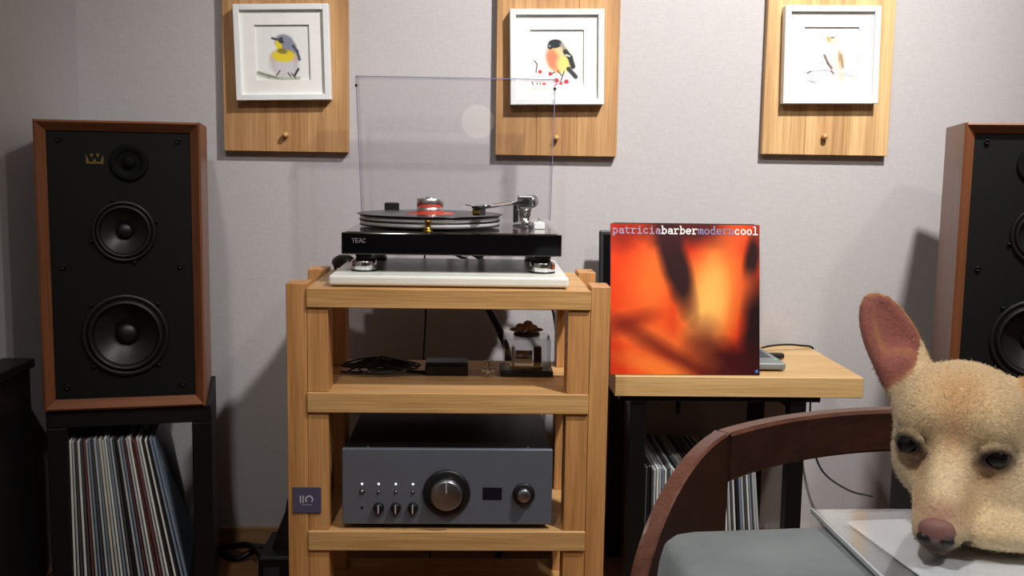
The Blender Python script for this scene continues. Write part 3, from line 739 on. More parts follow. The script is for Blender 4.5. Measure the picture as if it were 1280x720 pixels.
# ------------------------------------------------------------------ small things on the middle shelf
ZS = .5112
cb = thing('cable_coil', 'tangled coil of thin black cable on the middle rack shelf', 'cable', (-.19, 2.105, ZS))
pts = []
for k in range(150):
    a = k*.47; rr = .028+.018*sin(k*.9)+.012*sin(k*.23)
    pts.append((rr*1.5*cos(a), rr*.75*sin(a), .005+.020*(1-rr/.06)*(.5+.5*sin(k*.37))+.0001*k))
MB().tube(bez(pts, 3), .0019, 6).build('coil', BLACK_RUBBER, cb)
MB().tube(bez([(.05, .0, .006), (.072, -.005, .005), (.088, .0, .004)]), [.004]*17, 10).build('plug', BLACK_SATIN, cb)
MB().tube(bez([(-.03, .0, .004), (-.06, -.004, .003), (-.085, .002, .003)]), .0022, 8).build('lead', mat('dark_blue_lead', (30, 30, 62), .5), cb)
bx = thing('black_box', 'small flat matt black box on the middle rack shelf', 'box', (-.058, 2.115, ZS))
MB().box(-.044, .044, -.028, .028, 0, .0225, .003, 2).build('body', BLACK_SATIN, bx)
MB().box(-.0432, .0432, -.0272, .0272, .0226, .0275, .002, 2).build('lid', BLACK_SATIN, bx)
# little silver bear
br = thing('silver_figurine', 'tiny silver bear figurine between the black box and the acrylic case', 'figurine', (.027, 2.085, ZS))
fg = MB()
for c_, r_ in (((0, 0, .012), (.009, .008, .010)), ((0, -.001, .026), (.007, .006, .0065)), ((-.0062, 0, .032), .0028), ((.0062, 0, .032), .0028),
               ((-.010, -.003, .014), (.0045, .0035, .006)), ((.010, -.003, .014), (.0045, .0035, .006)), ((-.006, -.006, .004), (.0042, .006, .004)), ((.006, -.006, .004), (.0042, .006, .004))):
    fg.sphere(c_, r_, 12)
fg.build('body', CHROME, br)
MB().sphere((0, -.0068, .0245), (.0026, .002, .002), 8).build('snout', BLACK_SATIN, br)
# music box in an acrylic case
mb_ = thing('display_case', 'clear acrylic case on black base with brown ornament on top, middle rack shelf', 'display case', (.106, 2.125, ZS))
MB().box(-.054, .054, -.045, .045, 0, .013, .003, 2).build('base', BLACK_SATIN, mb_)
cs = MB(); t2 = .0025
cs.box(-.048, .048, -.041, -.041+t2, .0132, .076); cs.box(-.048, .048, .041-t2, .041, .0132, .076)
cs.box(-.048, -.048+t2, -.0384, .0384, .0132, .076); cs.box(.048-t2, .048, -.0384, .0384, .0132, .076); cs.box(-.048, .048, -.041, .041, .0762, .0788, .001, 1)
cs.build('cover', CLEAR_CASE, mb_)
MB().box(-.034, .034, -.018, .020, .0132, .018, .001, 1).build('mechanism_plate', BRASS, mb_)
MB().box(-.030, -.024, -.010, .010, .0182, .056, .001, 1).build('bracket', SILVER, mb_)
MB().tube([(-.022, 0, .036), (.012, 0, .036)], .012, 20).build('drum', SILVER, mb_)
MB().box(.016, .031, -.012, .014, .0182, .056, .002, 1).build('spring_housing', mat('dark_walnut_block', (50, 34, 28), .5), mb_)
MB().box(-.022, .012, -.022, -.019, .024, .034).build('comb', SILVER, mb_)
od = MB().lathe([(.026, .0789), (.028, .081), (.026, .0855), (.02, .0865)], n=28).build('ornament_base', mat('dark_brown_base', (48, 32, 28), .5), mb_)
orn = MB()
for a, rr, h, s in ((0, .010, .012, .009), (1.3, .012, .012, .009), (2.5, .012, .013, .009), (3.8, .012, .012, .009), (5.1, .012, .014, .009), (0, .002, .020, .009)):
    orn.sphere((rr*cos(a)*1.3, rr*sin(a), .0868+h-.004), (s*1.15, s, s*.85), 12)
orn.sphere((-.024, 0, .0915), (.012, .006, .004), 10).sphere((.023, 0, .0915), (.012, .006, .004), 10)
orn.build('ornament', mat('brown_ornament', (132, 104, 82), .6, noise=.25, nscale=160), mb_)
# cables behind the rack
tag(MB().tube(bez([(-.116, 2.38, .82), (-.118, 2.37, .70), (-.114, 2.355, .60), (-.118, 2.35, .50), (-.120, 2.36, .40), (-.11, 2.37, .15), (-.10, 2.37, .005)]), .0022, 8).build('hanging_cable', BLACK_RUBBER, None, True),
    'thin black cable hanging behind the rack above the cable coil', 'cable')
tag(MB().tube(bez([(.016, 2.42, .80), (.008, 2.40, .70), (.026, 2.37, .62), (.056, 2.36, .56), (.078, 2.37, .47), (.08, 2.38, .2), (.06, 2.38, .012)]), .0085, 10).build('hanging_cable', BLACK_RUBBER, None, True),
    'thick black cable hanging behind the rack beside the acrylic case', 'cable')
for dx, nm in ((-.02, 'black signal cable leaving the turntable nearer the thin hanging cable'), (.006, 'black signal cable leaving the turntable nearer the thick hanging cable')):
    tag(MB().tube(bez([(-.03+dx, 2.346, .785), (-.03+dx*1.3, 2.362, .76), (-.028+dx*1.6, 2.355, .742), (.03+dx, 2.37+dx, .715), (.13+dx, 2.385+dx, .69), (.20+dx, 2.39+dx, .60), (.215+dx, 2.39+dx, .3), (.215+dx, 2.39+dx, .006)]), .0032, 8).build('signal_cable', BLACK_RUBBER, None, True),
        nm, 'cable', 'turntable signal cables')

# ------------------------------------------------------------------ small oak desk
DK = thing('oak_desk', 'small desk with thick pale oak top on black metal frame beside the rack', 'desk', (.55, 2.28, 0))
nst = 5; ey = np.linspace(2.094, 2.468, nst+1)
MB().box(.2885, .8075, 2.094, 2.468, .470, .513, .0015, 1).build('desktop', DESKX, DK, True)
for x0 in (.323, .659):
    for y0 in (2.105, 2.41):
        MB().box(x0, x0+.034, y0, y0+.034, 0, .4575, .001, 1).build('leg', BLACK_METAL, DK, True)
for y0 in (2.105, 2.41):
    MB().box(.300, .722, y0, y0+.034, .4577, .4698, .001, 1).build('cross_rail', BLACK_METAL, DK, True)
for x0 in (.323, .659):
    MB().box(x0, x0+.034, 2.1395, 2.4095, .4400, .4575, .001, 1).build('side_rail', BLACK_METAL, DK, True)

# album cover leaning back on the desk
AL = thing('record_album', 'red and orange record album standing on the front edge of the desk', 'record', (.436, 2.1075, .5135))
AL.rotation_euler = (rad(-9), 0, rad(1.0))
def art_album(n):
    """plain abstract blur in the sleeve's colours"""
    p = Paint(n, (196, 44, 22))
    p.blob(.16, .55, .30, .62, 4, (224, 66, 28), .95, .9, .3); p.blob(.28, .62, .15, .26, -6, (236, 112, 44), .9, 1.3, .3)
    p.blob(.70, .52, .26, .42, -12, (214, 74, 26), .95, .6, .2); p.blob(.67, .50, .16, .34, -10, (240, 158, 74), .95, 1.1, .2); p.blob(.66, .45, .09, .24, -8, (246, 184, 96), .8, 1.4, .2)
    p.blob(.43, .76, .085, .34, 14, (38, 22, 26), .95, .7, .3); p.blob(.50, .97, .28, .12, 0, (60, 24, 28), .85, 1.0, .4); p.blob(.08, .93, .10, .10, 30, (120, 30, 24), .7, 1.2)
    p.blob(.84, .93, .10, .14, -20, (216, 90, 44), .7, 1.1); p.blob(.95, .78, .05, .16, -8, (34, 20, 24), .95, .8); p.blob(.93, .55, .05, .12, 0, (206, 92, 44), .8, 1.2)
    p.blob(1.0, .2, .12, .42, 0, (28, 14, 18), .97, .7); p.blob(.78, .04, .30, .17, 0, (54, 14, 16), .95, .8, .3)
    p.blob(.30, .22, .34, .10, -22, (232, 112, 46), .85, 1.2, .25); p.blob(.40, .13, .42, .05, -32, (92, 22, 18), .7, 1.4, .3); p.blob(.32, .04, .24, .06, -18, (236, 124, 50), .85, 1.2, .25)
    p.blob(.12, .34, .16, .05, 18, (110, 24, 18), .65, 1.5, .3); p.blob(.62, .22, .10, .12, -30, (84, 24, 20), .6, 1.4, .3)
    p.blob(.99, .97, .03, .10, 0, (120, 40, 30), .5, 1)
    return p
HS = .157
bk = MB().box(-HS, HS, 0, .004, 0, .314, .0005, 1).build('sleeve', mat('album_sleeve_black', (20, 12, 14), .35), AL)
link('cover_print', picture_grid('cover_print', HS*2-.001, .313, 160, art_album(160).flat(), lambda a, b: (a, -.0004, b+.157)), attr_mat('glossy_cover_print', .3, spec=.5), AL)
MB().box(-HS+.006, HS-.010, .0043, .0075, .002, .316, .0005, 1).build('inner_sleeve', BLACK_SATIN, AL)
INK = {'lilac': mat('lilac_ink', (168, 140, 168), .5), 'white': mat('white_ink', (236, 232, 228), .5), 'blue': mat('blue_grey_ink', (128, 122, 160), .5)}
cwid = (2*HS-.006)/24; xx = -HS+.003
for wd, ink in (('patricia', 'lilac'), ('barber', 'white'), ('modern', 'blue'), ('cool', 'white')):
    q = MB(); text(q, wd, xx, .2935, cwid, .0165, .0023, lambda a, b, d: (a, d, b), -.0012, -.0006)
    q.build('lettering', INK[ink], AL); xx += cwid*len(wd)
MB().box(.1475, .1535, -.0010, -.0005, .005, .011).build('blue_mark', mat('blue_ink', (50, 110, 190), .5), AL)

# laptop behind the album
LP = thing('laptop', 'open grey laptop with dark screen half hidden behind the album', 'laptop', (.475, 2.27, .5135))
GREYL = mat('laptop_grey', (128, 134, 136), .4, .3)
MB().box(.290, .660, 2.150, 2.382, .5165, .5315, .005, 3).build('base', GREYL, LP, True)
for x in (.32, .63):
    for y in (2.17, 2.36): MB().box(x-.012, x+.012, y-.006, y+.006, .5136, .5164).build('rubber_foot', BLACK_RUBBER, LP, True)
MB().box(.305, .645, 2.215, 2.365, .5317, .5325).build('keyboard', mat('keyboard_dark', (60, 66, 70), .5), LP, True)
MB().box(.645, .655, 2.190, 2.200, .5316, .5320).build('status_sticker', mat('green_sticker', (120, 190, 140), .5), LP, True)
sc = MB().box(.287, .663, 0, .007, 0, .262, .004, 2, Matrix.Translation((0, 2.384, .532)) @ Matrix.Rotation(rad(-9), 4, 'X')).build('screen_lid', BLACK_SATIN, LP, True)
MB().box(.297, .653, -.0008, -.0002, .012, .252, 0, 1, Matrix.Translation((0, 2.384, .532)) @ Matrix.Rotation(rad(-9), 4, 'X')).build('screen', mat('screen_black', (12, 13, 15), .15), sc, True)
US = thing('usb_stick', 'small dark usb stick plugged into the laptop on the desk', 'usb stick', (.676, 2.29, .5135))
MB().box(.6605, .664, 2.284, 2.296, .519, .525).build('plug', SILVER, US, True)
MB().box(.664, .695, 2.281, 2.299, .5165, .5275, .0015, 2).build('body', BLACK_SATIN, US, True)
tag(MB().tube(bez([(.664, 2.37, .5245), (.70, 2.39, .527), (.74, 2.40, .528), (.78, 2.42, .522), (.805, 2.435, .5165), (.8125, 2.44, .500), (.812, 2.44, .40), (.818, 2.44, .30), (.845, 2.43, .215), (.90, 2.40, .175), (.955, 2.38, .165)], 10), .0024, 8).build('laptop_cable', BLACK_RUBBER, None, True),
    'thin black cable running from the laptop over the desk edge', 'cable')
hc = thing('hanging_lead', 'short black lead with a plug hanging under the oak desk', 'cable', (.462, 2.30, .395))
MB().tube([(0, 0, .074), (.002, 0, .05), (0, 0, .022)], .0016, 8).build('cord', BLACK_RUBBER, hc)
MB().tube([(0, 0, .022), (0, 0, .016), (.001, 0, -.004), (.001, 0, -.012)], [.002, .0055, .006, .003], 12).build('plug', BLACK_SATIN, hc)

# record sleeves on the floor under the desk
seq2 = ['dark grey', 'black', 'dark grey', 'pale grey', 'white', 'pale grey', 'blue-grey', 'white', 'dark grey', 'pale grey', 'white', 'black', 'blue-grey',
        'pale grey', 'cream', 'pale grey', 'dark grey', 'black', 'pale grey', 'maroon', 'pale grey', 'blue-grey', 'white', 'black', 'pale grey', 'black', 'white',
        'white', 'cream', 'white', 'pale grey', 'dark grey', 'white', 'black', 'blue-grey', 'pale grey', 'dark grey', 'white', 'blue-grey', 'pale grey', 'pale grey']
for i, cn in enumerate(seq2):
    n = len(seq2)-1; k = i/n
    xb = .372+.262*k; xt = .372+.232*k
    th = random.uniform(.0036, .0046); ht = random.choice((.298, .300, .302, .304))
    o = sleeve('record_sleeve', th, .27, ht, RM[cn])
    tag(o, sleeve_label(seq2, i, 'under the desk'), 'record', f'{cn} record sleeves under the desk')
    o.matrix_world = Matrix.Translation((xb, 2.145+random.uniform(0, .008), .0005)) @ Matrix.Rotation(-math.atan2(xb-xt, .3), 4, 'Y')

# ------------------------------------------------------------------ power unit and cables on the floor by the rack
PW = thing('power_conditioner', 'black power unit with green light on the floor beside the rack', 'power unit', (-.430, 2.27, 0))
MB().box(-.470, -.396, 2.20, 2.36, 0, .082, .006, 3).build('body', BLACK_SATIN, PW, True)
MB().box(-.4685, -.3975, 2.1965, 2.1995, .004, .078, .001, 1).build('front_plate', BLACK_METAL, PW, True)
for x in (-.4703, -.3985):
    MB().box(x, x+.0022, 2.195, 2.1985, .006, .076).build('edge_strip', SILVER, PW, True)
MB().box(-.457, -.422, 2.1955, 2.1964, .038, .060).build('label_plate', mat('dark_grey_plate', (44, 48, 54), .5), PW, True)
MB().lathe([(.0034, 2.1963), (.0034, 2.1950), (.001, 2.1946)], (-.4395, 0, .030), 'Y', 14).build('power_light', LED_G, PW, True)
AD = thing('power_adapter', 'black wedge-shaped adapter standing on the power unit by the rack', 'adapter', (-.418, 2.28, .0822))
MB().prism([(-.030, 0), (.026, 0), (.026, .112), (.004, .112), (.0, .085), (-.016, .045)], -.03, .03, lambda a, b, d: (a, d, b)).build('body', BLACK_RUBBER, AD)
MB().box(-.020, .020, -.02, .02, -.0002, .003).build('foot', BLACK_SATIN, AD)
for p_, r_, nm in (([(-.66, 2.42, .012), (-.58, 2.415, .024), (-.52, 2.36, .046), (-.485, 2.30, .045), (-.474, 2.27, .045)], .0075, 'thick black mains cable curving along the floor towards the power unit'),
               ([(-.66, 2.435, .0085), (-.60, 2.412, .0085), (-.555, 2.375, .0085), (-.515, 2.385, .022), (-.45, 2.405, .012), (-.36, 2.415, .0085)], .0075, 'thick black mains cable rising from the floor by the speaker stand'),
               ([(-.66, 2.455, .010), (-.55, 2.45, .012), (-.47, 2.445, .010), (-.36, 2.45, .008)], .006, 'black mains cable lying straight along the baseboard')):
    tag(MB().tube(bez(p_, 10), r_, 10).build('mains_cable', BLACK_RUBBER, None, True), nm, 'cable')

# ------------------------------------------------------------------ bentwood chair
CH = thing('bentwood_chair', 'dark brown bentwood chair with curved back rail behind the grey cloth table', 'chair', (.60, 1.12, 0))
CXc = .600; A = Vector((.302, 1.222)); B_ = Vector((.185, 1.075))
# back rail: an arc in plan from one side frame to the other
sag = .115; half = CXc-A.x; Rr = (half**2+sag**2)/(2*sag); cyc = A.y+sag-Rr; a0 = math.asin(half/Rr)
def rail_pt(t): return Vector((CXc+Rr*sin(a0*t), cyc+Rr*cos(a0*t))), Vector((sin(a0*t), cos(a0*t)))
rb = MB(); rg = []; n = 40; TH = .025
for k in range(n+1):
    t_ = -1+2*k/n; (p, nn) = rail_pt(t_)
    zt_, zb_ = .6275+.004*cos(t_*pi/2), .566+.009*cos(t_*pi/2)
    i_, o_ = p-nn*TH/2, p+nn*TH/2; c_ = .004; im, om = p-nn*(TH/2-c_), p+nn*(TH/2-c_)
    rg.append([rb.bm.verts.new(v) for v in ((i_.x, i_.y, zb_+c_), (im.x, im.y, zb_), (om.x, om.y, zb_), (o_.x, o_.y, zb_+c_), (o_.x, o_.y, zt_-c_), (om.x, om.y, zt_), (im.x, im.y, zt_), (i_.x, i_.y, zt_-c_))])
for a, b in zip(rg, rg[1:]):
    for k in range(8):
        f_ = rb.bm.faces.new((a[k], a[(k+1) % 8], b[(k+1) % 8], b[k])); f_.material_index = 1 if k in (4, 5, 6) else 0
rb.bm.faces.new(rg[0]); rb.bm.faces.new(rg[-1])
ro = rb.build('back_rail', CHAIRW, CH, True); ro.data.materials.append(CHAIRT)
def side_frame(mir):
    fx = lambda x: 2*CXc-x if mir else x
    d = (B_-A).normalized(); nrm = Vector((-d.y, d.x)); Ls = (B_-A).length
    # outline in (s along the plan line, height): arm sweeping down from the rail joint into the front leg
    out = []
    for k in range(25):
        a = pi/2*k/24; out.append((.004+(Ls+.012)*sin(a)**1.0, .43+.198*cos(a)**.9 if k < 24 else .43))
    out += [(Ls+.014, .30), (Ls+.004, 0), (Ls-.036, 0), (Ls-.030, .28), (Ls-.05, .36), (Ls-.09, .40), (.004, .40)]
    mb = MB(); T = .0105; cc = .003
    def ring(off, shrink):
        res = []; m_ = len(out)
        for i, (s_, z_) in enumerate(out):
            (s0, z0), (s1, z1) = out[i-1], out[(i+1) % m_]
            tx, tz = s1-s0, z1-z0; q = math.hypot(tx, tz) or 1
            s2, z2 = s_-tz/q*shrink*-1*-1, z_+tx/q*shrink*-1
            if z_ <= .0001: z2 = 0
            p = A+d*s2+nrm*off+Vector((-.10*0, 0))*1
            # splay outwards towards the floor
            sp = max(0, .60-z2)*.02
            res.append(mb.bm.verts.new((fx(p.x-sp), p.y, z2)))
        return res
    R0, R1, R2, R3 = ring(-T, cc), ring(-T+cc, 0), ring(T-cc, 0), ring(T, cc)
    mb.bm.faces.new(R0); mb.bm.faces.new(R3)
    m_ = len(out)
    for a, b in ((R0, R1), (R1, R2), (R2, R3)):
        for k in range(m_):
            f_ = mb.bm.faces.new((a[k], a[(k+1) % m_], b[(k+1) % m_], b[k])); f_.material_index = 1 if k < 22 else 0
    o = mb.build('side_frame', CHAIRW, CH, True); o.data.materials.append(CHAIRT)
    MB().box(min(fx(.325), fx(.360)), max(fx(.325), fx(.360)), 1.23, 1.265, 0, .40, .004, 2).build('rear_leg', CHAIRW, CH, True)
side_frame(False); side_frame(True)
MB().box(.245, .955, .935, 1.268, .400, .425, .008, 3).build('seat', CHAIRW, CH, True)
MB().box(.255, .945, .940, 1.255, .4255, .455, .012, 3).build('cushion', mat('seat_cushion', (84, 88, 92), .9, noise=.1), CH, True)

# ------------------------------------------------------------------ table under a grey cloth
TR = rad(6); TC = Vector((.160, .848))     # far left corner of the table
def tw(a, b): return Vector((TC.x+a*cos(TR)+b*sin(TR), TC.y+a*sin(TR)-b*cos(TR)))
TW, TD, TZ = .82, .62, .638
tb = thing('low_table', 'low table hidden under a grey cloth in front of the chair', 'table', (*tw(TW/2, TD/2), 0))
tb.rotation_euler.z = TR
MB().box(-TW/2+.004, TW/2-.004, -TD/2+.004, TD/2-.004, TZ-.032, TZ-.001, .012, 3).build('tabletop', CHAIRW, tb)
for sx in (-1, 1):
    for sy in (-1, 1):
        MB().box(sx*(TW/2-.05)-.02, sx*(TW/2-.05)+.02, sy*(TD/2-.05)-.02, sy*(TD/2-.05)+.02, 0, TZ-.033, .003, 1).build('leg', CHAIRW, tb)
cl = MB(); N = 160; rings = []
def rr_pt(t, off, rad_):
    """rounded rectangle outline, centre-based"""
    hw, hd = TW/2+off, TD/2+off; r_ = rad_+max(off, 0); Lx, Ly = 2*(hw-r_), 2*(hd-r_); q = pi*r_/2; per = 2*Lx+2*Ly+4*q; s_ = t*per
    for k, (ln, st_) in enumerate(((Lx, (-hw+r_, hd)), (q, (hw-r_, hd-r_)), (Ly, (hw, hd-r_)), (q, (hw-r_, -hd+r_)), (Lx, (hw-r_, -hd)), (q, (-hw+r_, -hd+r_)), (Ly, (-hw, -hd+r_)), (q, (-hw+r_, hd-r_)))):
        if s_ <= ln or k == 7:
            if k % 2 == 0:
                dr = ((1, 0), (0, -1), (-1, 0), (0, 1))[k//2]; return Vector((st_[0]+dr[0]*s_, st_[1]+dr[1]*s_))
            a = {1: pi/2, 3: 0, 5: -pi/2, 7: pi}[k]-s_/r_; return Vector((st_[0]+r_*cos(a), st_[1]+r_*sin(a)))
        s_ -= ln
levels = [(-.30, 0), (-.2, 0), (-.1, 0), (-.05, 0), (-.02, 0), (-.006, -.0005), (.002, -.003), (.006, -.009), (.009, -.02), (.012, -.05), (.018, -.10), (.026, -.17), (.034, -.24)]
for off, dz in levels:
    ring = []
    for k in range(N):
        p = rr_pt(k/N, off, .03 if off > -.03 else .001)
        fold = max(0, -dz-.01)*.09*sin(k*2*pi*19/N+2*sin(k*.21))
        c0 = p.normalized()*fold
        zz = TZ+.0015+dz+.0006*sin(p.x*31+1)*sin(p.y*27) if dz == 0 else TZ+.0015+dz
        ring.append(cl.bm.verts.new((p.x+c0.x, p.y+c0.y, zz)))
    rings.append(ring)
for a, b in zip(rings, rings[1:]):
    for k in range(N): cl.bm.faces.new((a[k], a[(k+1) % N], b[(k+1) % N], b[k])).smooth = True
cl.bm.faces.new(rings[0])
M_CLOTH = mat('grey_velvet_cloth', (130, 140, 144), .85, noise=.26, nscale=9, bump=.3, bscale=500, spec=.2)
M_CLOTH.node_tree.nodes['Principled BSDF'].inputs['Sheen Weight'].default_value = .15
co = cl.build('tablecloth', M_CLOTH); co.location = (*tw(TW/2, TD/2), 0); co.rotation_euler.z = TR
tag(co, 'grey velvety cloth draped over the low table in front of the chair', 'tablecloth')

FD = thing('plastic_folder', 'clear plastic folder lying on the grey cloth under the dog', 'folder', (.30, .886, .6425))
M_FOLD = mat('frosted_folder', (150, 158, 164), .25)
M_FOLD.node_tree.nodes['Principled BSDF'].inputs['Alpha'].default_value = .55
MB().box(0, .24, -.235, 0, 0, .0008).build('back_sheet', M_FOLD, FD)
MB().box(0, .0025, -.235, 0, .001, .0042).build('folded_edge', mat('folder_edge', (186, 196, 202), .3), FD)
MB().box(.003, .24, -.235, -.004, .0040, .0046).build('front_sheet', clear('folder_front', (.97, .98, .99), 1.35, .10), FD)
FD.rotation_euler.z = rad(1.5)
M_PAPER = mat('white_paper', (238, 241, 246), .7)
for k, (dx, dy, a) in enumerate(((.024, -.026, 6.5), (.021, -.030, 7.0))):
    o = MB().box(0, .19, -.19, 0, 0, .0009).build('paper_sheet', M_PAPER)
    o.location = (.30+dx, .886+dy, .6425+.001+.001*k); o.rotation_euler.z = rad(a)
    tag(o, ('lower', 'topmost')[k]+' white paper sheet inside the clear folder on the grey cloth', 'paper', 'papers in the folder')

# ------------------------------------------------------------------ dog
def R3(yw, pt, rl):
    f_ = Vector((-sin(yw)*cos(pt), -cos(yw)*cos(pt), -sin(pt))); r_ = Vector((cos(yw), -sin(yw), 0)); u_ = r_.cross(-f_)
    if u_.z < 0: u_ = -u_
    return r_*cos(rl)+u_*sin(rl), f_, u_*cos(rl)-r_*sin(rl)
HEAD = Vector((.399, .829, .722)); HR, HF, HU = R3(rad(30), rad(4), rad(-2.5))
def hw(x, f_, z): return HEAD+HR*x+HF*f_+HU*z

class Field:
    """signed distance grid; shapes are blended into one skin and meshed with surface nets"""
    def __init__(s, lo, hi, h):
        s.lo = np.array(lo, np.float32); s.h = h; s.n = (np.ceil((np.array(hi)-np.array(lo))/h)).astype(int)+1
        s.d = np.full(s.n, .05, np.float32)
    def _win(s, lo, hi):
        a = np.clip(np.floor((np.array(lo)-s.lo)/s.h).astype(int), 0, s.n-1); b = np.clip(np.ceil((np.array(hi)-s.lo)/s.h).astype(int)+1, 1, s.n)
        g = np.meshgrid(*[s.lo[i]+s.h*np.arange(a[i], b[i], dtype=np.float32) for i in range(3)], indexing='ij')
        return (slice(a[0], b[0]), slice(a[1], b[1]), slice(a[2], b[2])), np.stack(g, -1)
    def _put(s, w, v, k, sub):
        o = s.d[w]
        if sub:
            q = np.clip(.5-.5*(o+v)/k, 0, 1); s.d[w] = o*(1-q)-v*q+k*q*(1-q)
        else:
            q = np.clip(.5+.5*(o-v)/k, 0, 1); s.d[w] = o*(1-q)+v*q-k*q*(1-q)
    def ell(s, c, r, k=.012, B=None, sub=False):
        c = np.array(c, np.float32); m = max(r)+k*1.5; w, P = s._win(c-m, c+m); q = P-c
        if B is not None: q = np.stack([q@np.array(v, np.float32) for v in B], -1)
        r = np.array(r, np.float32); k0 = np.linalg.norm(q/r, axis=-1); k1 = np.linalg.norm(q/(r*r), axis=-1)+1e-9
        s._put(w, k0*(k0-1)/k1, k, sub)
    def cone(s, a, b, ra, rb, k=.012, sub=False):
        a, b = np.array(a, np.float32), np.array(b, np.float32); m = max(ra, rb)+k*1.5
        w, P = s._win(np.minimum(a, b)-m, np.maximum(a, b)+m); ab = b-a
        t = np.clip(((P-a)@ab)/(ab@ab), 0, 1); s._put(w, np.linalg.norm(P-a-t[..., None]*ab, axis=-1)-(ra+(rb-ra)*t), k, sub)
    def mesh(s, name):
        d = s.d; neg = d < 0; X, Y, Z = d.shape
        cells = np.zeros((X-1, Y-1, Z-1), np.int8); corners = [(i, j, k) for i in (0, 1) for j in (0, 1) for k in (0, 1)]
        for i, j, k in corners: cells += neg[i:X-1+i, j:Y-1+j, k:Z-1+k]
        act = np.argwhere((cells > 0) & (cells < 8)); idx = np.full(cells.shape, -1, np.int64); idx[tuple(act.T)] = np.arange(len(act))
        acc = np.zeros((len(act), 3)); cnt = np.zeros(len(act))
        for a in corners:
            for ax in range(3):
                if a[ax]: continue
                b = list(a); b[ax] = 1
                da = d[tuple((act+a).T)]; db = d[tuple((act+b).T)]; m = (da < 0) != (db < 0)
                t = np.where(m, da/np.where(m, da-db, 1), 0)
                p = np.array(a, float)[None]+np.zeros((len(act), 1)); p[:, ax] = t
                acc[m] += p[m]; cnt[m] += 1
        v = (act+acc/cnt[:, None])*s.h+s.lo; faces = []
        for ax in range(3):
            sl0 = [slice(1, -1)]*3; sl1 = [slice(1, -1)]*3; sl0[ax] = slice(0, -1); sl1[ax] = slice(1, None)
            e = np.argwhere(neg[tuple(sl0)] != neg[tuple(sl1)]); off = np.array([1, 1, 1]); off[ax] = 0; e = e+off
            o1, o2 = [(1, 2), (2, 0), (0, 1)][ax]; u = np.zeros(3, int); u[o1] = 1; w_ = np.zeros(3, int); w_[o2] = 1
            q = np.stack([idx[tuple((e-u-w_).T)], idx[tuple((e-w_).T)], idx[tuple(e.T)], idx[tuple((e-u).T)]], 1)
            fl = neg[tuple(e.T)]; q[~fl] = q[~fl][:, ::-1]; faces.append(q)
        f = np.concatenate(faces); f = f[(f >= 0).all(1)]
        me = bpy.data.meshes.new(name); me.from_pydata(v.tolist(), [], f.tolist())
        me.polygons.foreach_set('use_smooth', np.ones(len(me.polygons), bool)); me.update()
        return me

